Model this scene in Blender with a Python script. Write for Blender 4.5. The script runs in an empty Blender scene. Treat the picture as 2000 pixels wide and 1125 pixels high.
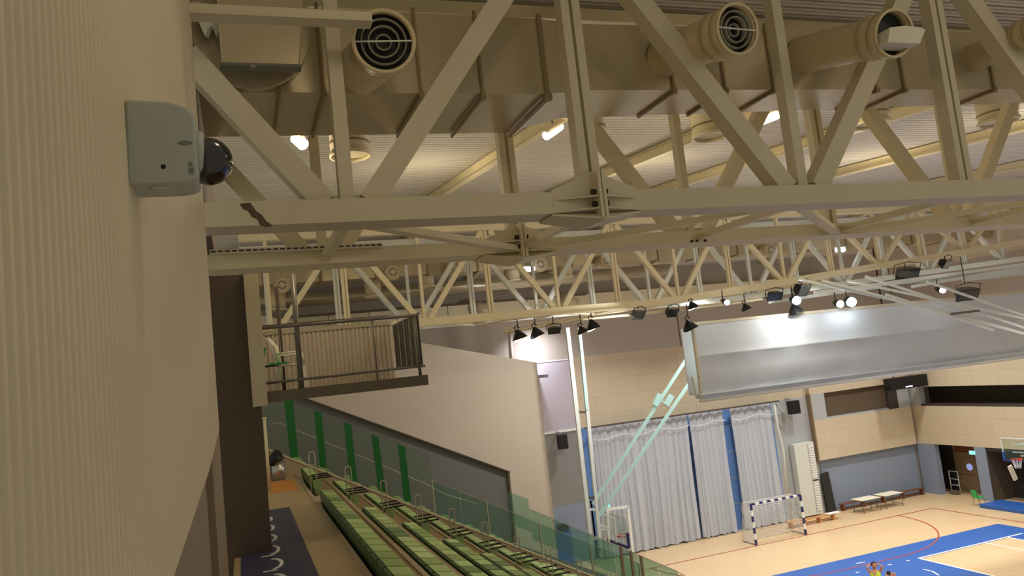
import bpy, bmesh, math, random
from mathutils import Vector, Matrix
random.seed(7)
C = bpy.context.scene.collection
PI = math.pi
# ------------------------------------------------------------------ camera frame (court floor is z = 0, camera 10 m above it)
CAMZ = 10.0
cx, cy = 1000.0, 562.5
_v1 = (5300., 250.); _v2 = (475., 780.)
F = math.sqrt(-((_v1[0]-cx)*(_v2[0]-cx)+(_v1[1]-cy)*(_v2[1]-cy)))
AX = Vector((_v1[0]-cx, -(_v1[1]-cy), -F)).normalized()
AY = Vector((_v2[0]-cx, -(_v2[1]-cy), -F)).normalized()
AZ = AX.cross(AY)
def ray(px, py):
    v = Vector((px-cx, -(py-cy), -F))/F
    return Vector((AX.dot(v), AY.dot(v), AZ.dot(v)))
O = Vector((0, 0, CAMZ))
def PY(px, py, Y): r = ray(px, py); return O+r*(Y/r.y)
def PX(px, py, X): r = ray(px, py); return O+r*(X/r.x)
def PZ(px, py, Z): r = ray(px, py); return O+r*((Z-CAMZ)/r.z)
cam = bpy.data.cameras.new('camera'); co = bpy.data.objects.new('camera', cam); C.objects.link(co)
cam.sensor_width = 36; cam.lens = F/2000*36; cam.clip_start = .05; cam.clip_end = 500
R = Matrix((AX, AY, AZ))       # rows: world axes in camera space -> camera to world
co.matrix_world = Matrix.Translation(O) @ R.to_4x4()
bpy.context.scene.camera = co

# ------------------------------------------------------------------ materials
def lin(c): return tuple(((x/255)/12.92 if x/255 <= .04045 else ((x/255+.055)/1.055)**2.4) for x in c)
MATS = {}
def mat(name, rgb, rough=.6, metal=0, noise=0, nscale=3, bump=0, bscale=40, emit=0, alpha=None, spec=.5):
    m = bpy.data.materials.new(name); m.use_nodes = True; nt = m.node_tree; b = nt.nodes['Principled BSDF']
    c = lin(rgb)+(1,)
    b.inputs['Base Color'].default_value = c
    b.inputs['Roughness'].default_value = rough; b.inputs['Metallic'].default_value = metal
    b.inputs['Specular IOR Level'].default_value = spec
    tc = nt.nodes.new('ShaderNodeTexCoord')
    if noise:
        n = nt.nodes.new('ShaderNodeTexNoise'); n.inputs['Scale'].default_value = nscale; n.inputs['Detail'].default_value = 4
        nt.links.new(tc.outputs['Object'], n.inputs['Vector'])
        r = nt.nodes.new('ShaderNodeMapRange'); r.inputs[3].default_value = 1-noise; r.inputs[4].default_value = 1+noise*.6
        nt.links.new(n.outputs['Fac'], r.inputs[0])
        mx = nt.nodes.new('ShaderNodeVectorMath'); mx.operation = 'SCALE'; mx.inputs[0].default_value = c[:3]
        nt.links.new(r.outputs[0], mx.inputs['Scale']); nt.links.new(mx.outputs[0], b.inputs['Base Color'])
    if bump:
        n = nt.nodes.new('ShaderNodeTexNoise'); n.inputs['Scale'].default_value = bscale
        nt.links.new(tc.outputs['Object'], n.inputs['Vector'])
        bp = nt.nodes.new('ShaderNodeBump'); bp.inputs['Strength'].default_value = bump
        nt.links.new(n.outputs['Fac'], bp.inputs['Height']); nt.links.new(bp.outputs[0], b.inputs['Normal'])
    if emit:
        b.inputs['Emission Color'].default_value = c; b.inputs['Emission Strength'].default_value = emit
    if alpha is not None: b.inputs['Alpha'].default_value = alpha
    MATS[name] = m; return m
mat('steel', (210,201,176), .5, 0, .1, 1.5)
mat('steel_warm', (230,218,182), .5, 0, .08, 1.5)
mat('steel_white', (228,230,222), .45, 0, .05, 1.5)
mat('rust', (120,84,52), .8, 0, .3, 9)
mat('scuff', (92,80,62), .8, 0, .25, 20)
mat('bolt', (60,52,42), .5, .4)
mat('duct', (202,190,160), .27, .42, .06, .7)
mat('duct_seam', (150,132,98), .5, .3)
mat('jet', (214,198,160), .4, .05, .06, 2)
mat('jet_dark', (40,42,42), .6)
mat('jet_ring', (140,136,122), .45, .1)
mat('ribbed_wall', (218,205,172), .7, 0, .07, 1.2, .05, 60)
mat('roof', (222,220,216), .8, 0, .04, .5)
mat('cam_grey', (176,180,172), .5, 0, .03, 8)
mat('cam_dark', (120,122,116), .5)
mat('dome', (6,6,7), .06, 0, spec=.9)
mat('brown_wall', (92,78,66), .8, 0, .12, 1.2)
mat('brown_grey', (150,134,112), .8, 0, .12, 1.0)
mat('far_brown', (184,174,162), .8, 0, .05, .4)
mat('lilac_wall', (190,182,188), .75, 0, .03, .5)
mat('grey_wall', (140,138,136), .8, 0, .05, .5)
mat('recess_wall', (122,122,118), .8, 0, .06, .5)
mat('blue_grey', (136,148,166), .75, 0, .04, .6)
mat('pale_grey', (176,178,178), .75, 0, .03, .6)
mat('beige_wall', (214,200,180), .75, 0, .04, .4)
mat('white_line', (236,236,232), .5)
mat('court_blue', (44,92,168), .4, 0, .05, .8)
mat('court_red', (176,72,62), .5)
mat('black_mark', (60,50,40), .6)
mat('blue_wall', (104,144,206), .6)
mat('walk', (192,170,130), .5, 0, .14, .9)
mat('walk_orange', (226,152,66), .5, 0, .06, 3)
mat('mat_navy', (62,64,92), .55, 0, .12, 3)
mat('concrete', (166,142,112), .8, 0, .14, 1.5)
mat('riser', (120,104,84), .85, 0, .14, 2)
mat('parapet', (184,168,138), .7, 0, .08, 1)
mat('seat_a', (182,212,138), .5, 0, .08, 8)
mat('seat_b', (156,188,112), .5, 0, .08, 8)
mat('seat_c', (200,232,160), .5, 0, .08, 8)
mat('seat_d', (112,150,84), .5, 0, .08, 8)
mat('seat_back', (70,100,54), .5, 0, .08, 8)
mat('seat_metal', (150,150,130), .5, .2)
mat('armrest', (18,16,16), .5)
mat('strip_green', (6,108,40), .5)
mat('rail', (196,190,168), .35, .3)
mat('rail_grey', (112,106,96), .4, .2)
mat('panel_dark', (88,90,80), .5, .1)
mat('slab', (112,102,84), .7, 0, .06, 2)
mat('plastic_white', (250,244,226), .4)
mat('plastic_green', (30,176,90), .4)
mat('black', (14,14,16), .5)
mat('black_gloss', (20,22,24), .25)
mat('lens_dark', (50,54,52), .15)
mat('screen', (212,218,220), .42, 0, .02, 1)
mat('screen_trim', (214,206,176), .5)
mat('hoop_white', (226,232,224), .4)
mat('hoop_mint', (186,224,216), .4)
mat('hoop_red', (206,66,40), .4)
mat('pad_navy', (34,38,104), .5)
mat('curtain', (190,195,204), .7, 0, .05, 2)
mat('wood_bench', (196,140,84), .5, 0, .12, 6)
mat('wood_red', (120,72,46), .5, 0, .15, 4)
mat('table_top', (236,230,204), .4)
mat('door_brown', (136,116,88), .5, 0, .06, 3)
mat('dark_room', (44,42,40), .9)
mat('round_window', (160,170,240), .4, emit=.6)
mat('exit_sign', (130,226,220), .4, emit=1.2)
mat('steel_bin', (190,190,186), .25, .9)
mat('bag', (10,10,12), .45)
mat('skin', (206,150,120), .6)
mat('hair', (44,30,28), .7)
mat('vest', (214,240,70), .6)
mat('shorts', (30,36,70), .7)
mat('lamp_hot', (255,226,176), .4, emit=9)
mat('lamp_cool', (236,244,255), .4, emit=60)
mat('lamp_cool_soft', (236,244,255), .4, emit=12)
mat('netting', (220,222,226), .7)
mat('paper', (224,222,206), .6)
mat('window_dark', (96,82,66), .35)
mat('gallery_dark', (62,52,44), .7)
mat('pad_white', (214,216,206), .6, 0, .04, 3)

def glass(name, rgb, trans=.8):
    m = bpy.data.materials.new(name); m.use_nodes = True; nt = m.node_tree
    for n in list(nt.nodes): nt.nodes.remove(n)
    o = nt.nodes.new('ShaderNodeOutputMaterial'); mx = nt.nodes.new('ShaderNodeMixShader')
    t = nt.nodes.new('ShaderNodeBsdfTransparent'); t.inputs[0].default_value = lin(rgb)+(1,)
    p = nt.nodes.new('ShaderNodeBsdfPrincipled'); p.inputs['Base Color'].default_value = lin((176,206,194))+(1,); p.inputs['Roughness'].default_value = .12
    mx.inputs[0].default_value = 1-trans
    nt.links.new(t.outputs[0], mx.inputs[1]); nt.links.new(p.outputs[0], mx.inputs[2]); nt.links.new(mx.outputs[0], o.inputs[0])
    MATS[name] = m
glass('glass_green', (218,236,228), .9)
glass('glass_clear', (240,244,240), .95)

def wood_floor():
    m = mat('court_wood', (226,194,146), .33, 0, .06, .35); nt = m.node_tree; b = nt.nodes['Principled BSDF']
    tc = nt.nodes.new('ShaderNodeTexCoord'); mp = nt.nodes.new('ShaderNodeMapping'); mp.inputs['Rotation'].default_value = (0, 0, .35)
    br = nt.nodes.new('ShaderNodeTexBrick'); br.inputs['Scale'].default_value = .9
    br.inputs['Color1'].default_value = lin((218,190,150))+(1,); br.inputs['Color2'].default_value = lin((210,180,138))+(1,)
    br.inputs['Mortar'].default_value = lin((198,166,124))+(1,); br.inputs['Mortar Size'].default_value = .01
    br.inputs['Brick Width'].default_value = 2.2; br.inputs['Row Height'].default_value = .12
    nt.links.new(tc.outputs['Object'], mp.inputs[0]); nt.links.new(mp.outputs[0], br.inputs['Vector'])
    nt.links.new(br.outputs['Color'], b.inputs['Base Color'])
wood_floor()
def roof_rib_shade():  # dark stripes put rib-groove shade into the deck colour
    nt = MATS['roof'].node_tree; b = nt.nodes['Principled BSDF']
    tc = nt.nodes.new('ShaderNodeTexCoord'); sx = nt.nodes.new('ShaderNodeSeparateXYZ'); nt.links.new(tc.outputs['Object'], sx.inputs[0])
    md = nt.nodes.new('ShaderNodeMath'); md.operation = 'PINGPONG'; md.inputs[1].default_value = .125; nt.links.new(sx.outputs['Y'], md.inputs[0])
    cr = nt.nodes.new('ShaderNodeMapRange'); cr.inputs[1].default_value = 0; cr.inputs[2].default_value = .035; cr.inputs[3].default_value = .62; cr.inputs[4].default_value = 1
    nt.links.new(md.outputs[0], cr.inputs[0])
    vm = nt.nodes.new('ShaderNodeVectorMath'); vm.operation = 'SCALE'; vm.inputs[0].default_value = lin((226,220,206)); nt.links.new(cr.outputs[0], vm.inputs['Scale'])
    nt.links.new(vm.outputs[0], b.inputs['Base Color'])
roof_rib_shade()
def panel_mat():
    m = mat('beige_panels', (206,190,162), .7); nt = m.node_tree; b = nt.nodes['Principled BSDF']
    tc = nt.nodes.new('ShaderNodeTexCoord'); sx = nt.nodes.new('ShaderNodeSeparateXYZ'); cb = nt.nodes.new('ShaderNodeCombineXYZ')
    br = nt.nodes.new('ShaderNodeTexBrick'); br.inputs['Scale'].default_value = 1
    br.inputs['Color1'].default_value = lin((208,192,164))+(1,); br.inputs['Color2'].default_value = lin((204,188,160))+(1,)
    br.inputs['Mortar'].default_value = lin((182,160,130))+(1,); br.inputs['Mortar Size'].default_value = .009
    br.inputs['Brick Width'].default_value = 1.7; br.inputs['Row Height'].default_value = .9; br.inputs['Mortar Smooth'].default_value = .1
    ad = nt.nodes.new('ShaderNodeMath'); ad.operation = 'ADD'
    nt.links.new(tc.outputs['Object'], sx.inputs[0]); nt.links.new(sx.outputs['X'], ad.inputs[0]); nt.links.new(sx.outputs['Y'], ad.inputs[1])
    nt.links.new(ad.outputs[0], cb.inputs[0]); nt.links.new(sx.outputs['Z'], cb.inputs[1])
    nt.links.new(cb.outputs[0], br.inputs['Vector']); nt.links.new(br.outputs['Color'], b.inputs['Base Color'])
panel_mat()

# ------------------------------------------------------------------ mesh builder
class MB:
    def __init__(s): s.bm = bmesh.new(); s.ms = []
    def mi(s, m):
        if m not in s.ms: s.ms.append(m)
        return s.ms.index(m)
    def face(s, vs, m):
        try: f = s.bm.faces.new([s.bm.verts.new(v) for v in vs]); f.material_index = s.mi(m)
        except ValueError: pass
        return s
    def hexa(s, p, m):      # 8 points: bottom loop 0-3, top loop 4-7
        v = [s.bm.verts.new(q) for q in p]; k = s.mi(m)
        for i in ((3,2,1,0),(4,5,6,7),(0,1,5,4),(1,2,6,5),(2,3,7,6),(3,0,4,7)):
            f = s.bm.faces.new([v[j] for j in i]); f.material_index = k
        return s
    def box(s, a, b, m):
        x0,x1 = sorted((a[0],b[0])); y0,y1 = sorted((a[1],b[1])); z0,z1 = sorted((a[2],b[2]))
        return s.hexa([(x0,y0,z0),(x1,y0,z0),(x1,y1,z0),(x0,y1,z0),(x0,y0,z1),(x1,y0,z1),(x1,y1,z1),(x0,y1,z1)], m)
    def bar(s, a, b, w, h, m, side=(0,1,0)):   # w across `side`, h across the other
        a = Vector(a); b = Vector(b); d = (b-a).normalized(); sd = Vector(side)
        sd = (sd-d*sd.dot(d))
        if sd.length < 1e-4: sd = Vector((1,0,0)); sd = sd-d*sd.dot(d)
        sd.normalize(); u = d.cross(sd)
        sd = sd*w/2; u = u*h/2
        return s.hexa([a-sd-u, a+sd-u, a+sd+u, a-sd+u, b-sd-u, b+sd-u, b+sd+u, b-sd+u], m)
    def tube(s, pts, r, m, n=8, cap=True):
        pts = [Vector(p) for p in pts]; k = s.mi(m); rings = []
        rr = r if isinstance(r, (list, tuple)) else [r]*len(pts)
        for i, p in enumerate(pts):
            d = (pts[min(i+1, len(pts)-1)]-pts[max(i-1, 0)]).normalized()
            if i == 0: ref = Vector((0,0,1)) if abs(d.z) < .9 else Vector((1,0,0)); u = d.cross(ref).normalized()
            else: u = (u-d*u.dot(d)).normalized()
            w = d.cross(u)
            rings.append([s.bm.verts.new(p+(u*math.cos(t)+w*math.sin(t))*rr[i]) for t in [2*PI*j/n for j in range(n)]])
        for A, B in zip(rings, rings[1:]):
            for j in range(n):
                f = s.bm.faces.new([A[j], A[(j+1)%n], B[(j+1)%n], B[j]]); f.material_index = k; f.smooth = n > 6
        if cap:
            for q in (rings[0][::-1], rings[-1]):
                f = s.bm.faces.new(q); f.material_index = k
        return s
    def ring(s, c, d, r0, r1, depth, m, n=32):   # hollow short cylinder starting at c along d
        c = Vector(c); d = Vector(d).normalized(); ref = Vector((0,0,1)) if abs(d.z) < .9 else Vector((1,0,0))
        u = d.cross(ref).normalized(); w = d.cross(u); k = s.mi(m)
        L = []
        for (r, t) in ((r0,0),(r1,0),(r1,depth),(r0,depth)):
            L.append([s.bm.verts.new(c+d*t+(u*math.cos(a)+w*math.sin(a))*r) for a in [2*PI*j/n for j in range(n)]])
        for q in range(4):
            A, B = L[q], L[(q+1)%4]
            for j in range(n):
                f = s.bm.faces.new([A[j], A[(j+1)%n], B[(j+1)%n], B[j]]); f.material_index = k; f.smooth = True
        return s
    def prism(s, poly, ext, m):     # planar polygon extruded by vector
        ext = Vector(ext); a = [s.bm.verts.new(p) for p in poly]; b = [s.bm.verts.new(Vector(p)+ext) for p in poly]; k = s.mi(m)
        for q in (a[::-1], b):
            f = s.bm.faces.new(q); f.material_index = k
        n = len(a)
        for i in range(n):
            f = s.bm.faces.new([a[i], a[(i+1)%n], b[(i+1)%n], b[i]]); f.material_index = k
        return s
    def sphere(s, c, r, m, seg=20, half=None, sc=(1,1,1)):
        k = s.mi(m); old = set(s.bm.faces)
        res = bmesh.ops.create_uvsphere(s.bm, u_segments=seg, v_segments=seg//2+2, radius=r)
        bmesh.ops.scale(s.bm, vec=sc, verts=res['verts']); bmesh.ops.translate(s.bm, vec=c, verts=res['verts'])
        for f in s.bm.faces:
            if f not in old: f.material_index = k; f.smooth = True
        return s
    def build(s, name, parent=None, loc=None, bevel=0):
        s.bm.normal_update(); bmesh.ops.recalc_face_normals(s.bm, faces=s.bm.faces)
        if loc is not None: bmesh.ops.translate(s.bm, vec=-Vector(loc), verts=s.bm.verts)
        me = bpy.data.meshes.new(name); s.bm.to_mesh(me); s.bm.free()
        for m in s.ms: me.materials.append(MATS[m])
        o = bpy.data.objects.new(name, me); C.objects.link(o)
        if loc is not None: o.location = loc
        if parent is not None:
            o.parent = parent
            base = parent
            off = Vector((0,0,0))
            while base is not None:
                off += base.location; base = base.parent
            if loc is None: o.location = -off
            else: o.location = Vector(loc)-off
        if bevel:
            b = o.modifiers.new('bevel', 'BEVEL'); b.width = bevel; b.segments = 2; b.limit_method = 'ANGLE'
        return o
def tag(o, label=None, cat=None, group=None, kind=None):
    if label: o['label'] = label
    if cat: o['category'] = cat
    if group: o['group'] = group
    if kind: o['kind'] = kind
    return o
def thing(name, loc, label, cat, group=None):
    o = bpy.data.objects.new(name, None); C.objects.link(o); o.location = loc; o.empty_display_size = .2
    return tag(o, label, cat, group)
def struct(mb, name, **k): return tag(mb.build(name, **k), kind='structure')
def copy_tree(o, parent=None):
    c = o.copy(); C.objects.link(c)
    if parent is not None: c.parent = parent
    for ch in list(o.children): copy_tree(ch, c)
    return c
V = Vector

# ------------------------------------------------------------------ FLOOR + COURT MARKS
m = MB()
FX0, FX1, FY0, FY1 = 11.6, 38.3, 2, 37.8
m.box((FX0,FY0,-.2),(FX1+3.5,FY1,0),'court_wood')
e = .004
BX0, BX1, BY1 = 15.2, 34.2, 29.6
PXa, PXb, PYb = 17.66, 32.3, 27.6        # basketball lines
m.box((BX0,2.2,0),(BX1,BY1,e),'court_blue')
# wood areas inside the blue border (right of the key)
m.box((27.1,14,e),(32.25,27.5,2*e),'court_wood')
m.box((17.7,14,e),(21.6,27.5,2*e),'court_wood')
def line(a, b, w, mt, z=3*e): m.bar((a[0],a[1],z),(b[0],b[1],z),w,e,mt,side=(b[1]-a[1],a[0]-b[0],0))
line((27.0,27.6),(33.3,27.6),.1,'white_line'); line((27.05,27.6),(27.05,20),.1,'white_line'); line((32.3,27.6),(32.3,14),.08,'white_line')
line((30.9,27.6),(30.9,14),.06,'white_line')
line((21.6,27.6),(27.1,27.6),.05,'white_line') if False else None
line((16.5,34.25),(35.1,34.25),.06,'court_red'); line((35.1,34.25),(35.1,10),.06,'court_red'); line((15.2,34.25),(16.6,34.25),.06,'court_red')
# handball 6 m arc
G0x, G1x, GY = 23.62, 26.66, 34.3
pts = [(G1x+6*math.cos(a), GY-6*math.sin(a)) for a in [i*PI/2/24 for i in range(25)]]
pts += [(G0x-6*math.sin(a), GY-6*math.cos(a)) for a in [i*PI/2/24 for i in range(25)]]
for a, b in zip(pts, pts[1:]): line(a, b, .07, 'court_red')
for i in range(26):        # dotted arc
    a = .25+i*.055; x, y = 26.6+8.2*math.cos(a)-1.0, 30.4-8.2*math.sin(a)
    if x < 32.2: line((x,y),(x+.14,y-.05),.05,'black_mark')
for (px, py, qx, qy) in ((1672,1101,1690,1098),(1734,1104,1742,1103),(1770,1096,1777,1095),(1803,1112,1822,1117),(1822,1117,1834,1124),(1672,1119,1678,1118)):
    a = PZ(px,py,0); b = PZ(qx,qy,0); line(a, b, .07, 'white_line')
struct(m, 'floor')

# ------------------------------------------------------------------ FAR WALL
Yw = 37.8
def prect(px0, py0, px1, py1, Y): a = PY(px0,py0,Y); b = PY(px1,py1,Y); return a, b
m = MB()
m.box((-3,Yw,0),(42,Yw+.3,6.62),'grey_wall')
m.box((-3,Yw,10.28),(42,Yw+.3,17),'far_brown')
m.box((-3,Yw,6.62),(16.3,Yw+.3,10.28),'lilac_wall')
m.box((16.3,Yw,6.62),(42,Yw+.3,10.28),'beige_panels')
m.box((12,Yw-.03,0),(16.5,Yw,2.9),'blue_grey')
m.box((16.4,Yw-.03,0),(28.2,Yw,6.62),'blue_wall')
for z in (1.4,2.8,4.2,5.6):
    for x in (22.4,25,28): m.box((x-.5,Yw-.04,z),(x+.5,Yw-.03,z+.04),'pale_grey')
m.box((28.2,Yw-.03,0),(30.9,Yw,6.62),'pale_grey')
m.box((14.2,Yw-.06,6.55),(16.3,Yw,6.66),'white_line')
m.box((14.2,Yw-.05,10.2),(16.4,Yw,10.25),'white_line')
m.box((22.9,Yw-.02,10.28),(22.95,Yw,13),'brown_wall')
struct(m, 'wall_far')
# projecting beige gallery front on the right, wrapping the corner
m = MB()
gy = 37.5
m.box((30.75,gy,2.95),(38.0,Yw-.05,5.2),'beige_panels')
m.box((30.75,gy,5.2),(31.75,Yw-.05,6.7),'pale_grey')
m.box((30.75,gy,6.7),(38.0,Yw-.05,10.3),'beige_panels')
m.box((31.75,gy+.22,5.2),(36.4,Yw-.05,6.7),'window_dark')
m.box((31.75,gy+.1,5.15),(36.4,gy+.2,5.3),'pale_grey')
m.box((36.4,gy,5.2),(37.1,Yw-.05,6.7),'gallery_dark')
m.box((37.1,gy,5.2),(38.0,Yw-.05,6.7),'pale_grey')
m.box((31.0,Yw-.04,0),(38.0,Yw,2.95),'blue_grey')
struct(m, 'trim_1')
m = MB()
m.box((30.66,gy-.06,2.9),(30.75,Yw-.05,6.75),'door_brown')
struct(m, 'trim_2')
# right wall
m = MB()
RX = 38.2
m.box((RX,8,2.95),(RX+.4,37.7,5.2),'beige_panels')
m.box((RX,8,6.35),(RX+.4,37.7,10.3),'beige_panels')
m.box((RX,8,10.3),(RX+.4,37.7,13.3),'far_brown'); m.box((RX,8,13.3),(RX+.4,37.7,16.6),'beige_wall')
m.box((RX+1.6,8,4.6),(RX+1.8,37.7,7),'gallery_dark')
m.box((RX,36.9,5.2),(RX+.4,37.7,6.35),'pale_grey')
m.box((RX,36.45,0),(RX+.35,37.7,2.95),'blue_grey')
PA, PB = PX(1928,900,RX).y, PX(1906,900,RX).y; m.box((RX,PA,0),(RX+.35,PB,2.95),'blue_grey'); m.box((RX+.02,PA-.01,0),(RX+1.6,PA+.1,2.95),'brown_wall')
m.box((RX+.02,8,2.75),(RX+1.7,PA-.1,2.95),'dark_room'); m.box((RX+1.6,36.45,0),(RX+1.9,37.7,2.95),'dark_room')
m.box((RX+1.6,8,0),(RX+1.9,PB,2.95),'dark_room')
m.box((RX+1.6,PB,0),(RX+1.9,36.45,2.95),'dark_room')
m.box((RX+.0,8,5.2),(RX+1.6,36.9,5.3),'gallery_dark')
struct(m, 'wall_right')
# door behind the opening
m = MB()
dx = RX+1.5
DA, DB = PX(1903,900,dx).y, PX(1868,900,dx).y
m.box((dx,DA-.3,2.35),(dx+.06,DB+.1,2.9),'wood_red'); m.box((dx-.02,DA-.08,0),(dx+.06,DA,2.4),'door_brown'); m.box((dx-.02,DB,0),(dx+.06,DB+.12,2.9),'door_brown')
m.box((dx,DA,.02),(dx+.05,DB,2.32),'door_brown'); m.box((dx-.012,DA+.02,1.0),(dx,DB-.02,1.06),'wood_red')
dr = struct(m, 'door_1')
rw = PX(1894,912,dx)
m = MB(); m.tube([(dx-.03,rw.y,rw.z),(dx+.0,rw.y,rw.z)],.2,'round_window',24); w = m.build('round_window', dr); w['label'] = 'round lilac porthole'
m = MB(); m.bar((dx-.05,DB-.1,.95),(dx-.05,DB-.28,.95),.03,.03,'steel_bin'); m.build('door_handle', dr)

# BEIGE END WALL of the stand (sloping top) + recessed grey wall
m = MB()
Yb = 31.0
top = lambda x: 11.46-(x-6.96)*.264
bot = lambda x: 9.77-(x-2.3)*.498
A = [(-.6,Yb,bot(-.6)),(10.05,Yb,bot(10.05)),(10.05,Yb,0),(11.76,Yb,0),(11.76,Yb,top(11.76)),(-.6,Yb,top(-.6))]
m.prism(A,(0,Yw-Yb-.05,0),'beige_wall')
struct(m, 'wall_end_of_stand')
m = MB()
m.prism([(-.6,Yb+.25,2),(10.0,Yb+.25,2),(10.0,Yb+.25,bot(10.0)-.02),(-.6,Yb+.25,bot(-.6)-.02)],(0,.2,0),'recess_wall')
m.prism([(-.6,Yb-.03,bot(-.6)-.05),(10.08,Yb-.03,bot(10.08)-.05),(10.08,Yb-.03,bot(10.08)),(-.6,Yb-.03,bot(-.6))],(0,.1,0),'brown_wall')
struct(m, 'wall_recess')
# ceiling : ribbed deck
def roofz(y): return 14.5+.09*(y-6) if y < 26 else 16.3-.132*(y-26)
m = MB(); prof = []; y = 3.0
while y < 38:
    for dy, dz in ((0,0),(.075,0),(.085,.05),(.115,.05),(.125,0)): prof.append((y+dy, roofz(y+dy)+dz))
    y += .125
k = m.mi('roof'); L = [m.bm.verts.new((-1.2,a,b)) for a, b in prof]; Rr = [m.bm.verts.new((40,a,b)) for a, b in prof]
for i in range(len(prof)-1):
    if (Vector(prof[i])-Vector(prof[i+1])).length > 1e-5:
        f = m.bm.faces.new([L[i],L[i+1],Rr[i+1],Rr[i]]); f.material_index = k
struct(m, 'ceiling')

# ------------------------------------------------------------------ LEFT RIBBED WALL (close to the camera)
def wx(y): return -.3+(y-2.73)*.0305
wend = 6.45
pe = PY(433,840,wend); pa = PY(410,915,5.6); 
def wall_hit(px, py):
    r = ray(px, py); # x = -.3+(y-2.73)*k
    kk = .0305; t = (-.3-2.73*kk)/(r.x-kk*r.y); return O+r*t
h1 = wall_hit(428,842); h2 = wall_hit(409,918); h3 = wall_hit(340,1125)
def wbot(y):
    P = [(wend,PY(433,838,wend).z),(h2.y,h2.z),(h3.y,h3.z)]
    if y >= P[1][0]:
        t = (y-P[1][0])/max(1e-3,(P[0][0]-P[1][0])); return P[1][1]+(P[0][1]-P[1][1])*t
    t = (y-P[1][0])/(P[2][0]-P[1][0]); return P[1][1]+(P[2][1]-P[1][1])*t
m = MB(); k = m.mi('ribbed_wall'); ys = []; y = .5
while y < wend: ys.append(y); y += .006 if y < 3.3 else .02
ys.append(wend)
ca = []; cb = []
for y in ys:
    amp = .02*max(0, min(1, (3.3-y)/1.3)); ph_ = (y/.06)%1
    gr = 0 if ph_ < .5 else (1 if .6 < ph_ < .9 else ((ph_-.5)/.1 if ph_ <= .6 else (1-ph_)/.1))
    x = wx(y)-amp*gr
    ca.append(m.bm.verts.new((x,y,wbot(y)))); cb.append(m.bm.verts.new((x,y,14.6)))
for i in range(len(ys)-1):
    f = m.bm.faces.new([ca[i],ca[i+1],cb[i+1],cb[i]]); f.material_index = k; f.smooth = True
m.prism([(wx(wend)-.003,wend,wbot(wend)),(wx(wend)-.003,wend,14.6),(wx(wend)-.09,wend,14.6),(wx(wend)-.09,wend,wbot(wend))],(0,.01,0),'ribbed_wall')
struct(m, 'wall_left')
m = MB()
m.box((-.75,2.5,5),(-.36,7.6,10.4),'brown_grey'); m.box((-.75,7.6,5),(-.30,10.2,10.4),'brown_grey')
struct(m, 'wall_left_lower')
# brown pier wall carrying the trusses
m = MB(); m.box((-1.5,13.45,5),(.14,13.9,12.05),'brown_wall'); m.box((.14,13.45,5),(.27,13.9,9.85),'brown_wall')
m.box((-1.5,7.2,12.2),(-.25,13.9,15.2),'brown_wall')
struct(m, 'wall_pier')
# ------------------------------------------------------------------ WALL CAMERA
t = thing('security_camera', (-.27,2.8,10.7), 'grey boxed dome security camera fixed to the ribbed wall', 'security camera')
m = MB()
prof = [(-.31,10.735),(-.30,11.022),(-.17,11.016),(-.12,11.0),(-.09,10.975),(-.087,10.76),(-.1,10.745),(-.14,10.737),(-.2,10.735)]
m.prism([(a,2.74,b) for a,b in prof],(0,.2,0),'cam_grey')
hb = m.build('housing', t, bevel=.012)
m = MB(); m.sphere((-.11,2.735,10.855),.02,'cam_dark',16,sc=(1,.12,.45)) if False else None
m.tube([(-.128,2.742,10.852),(-.128,2.737,10.852)],.0,'cam_dark') if False else None
m.sphere((0,0,0),.026,'cam_dark',18,sc=(1,.1,.38)); bmesh.ops.translate(m.bm, vec=(-.125,2.741,10.87), verts=m.bm.verts); o = m.build('logo_badge', hb)
m = MB(); m.sphere((0,0,0),.009,'black',12,sc=(1,.4,1)); bmesh.ops.translate(m.bm, vec=(-.196,2.741,10.79), verts=m.bm.verts); m.build('screw', hb)
m = MB(); m.box((-.118,2.736,10.792),(-.106,2.742,10.803),'cam_dark'); m.box((-.118,2.736,10.765),(-.104,2.742,10.784),'cam_dark'); m.build('label_marks', hb)
m = MB(); m.sphere((0,0,0),.028,'cam_grey',16,sc=(1.3,1,.4)); bmesh.ops.translate(m.bm, vec=(-.215,2.8,10.733), verts=m.bm.verts); m.build('cable_gland', t)
m = MB(); m.tube([(-.1,2.84,10.85),(-.074,2.84,10.85),(-.066,2.84,10.85)],[.09,.09,.08],'cam_grey',32); m.build('collar', t)
m = MB(); m.sphere((-.058,2.84,10.835),.083,'dome',32); m.build('dome', t)
m = MB(); m.sphere((-.024,2.795,10.835),.026,'steel_bin',16); m.build('lens', t) if False else m.bm.free()

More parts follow.
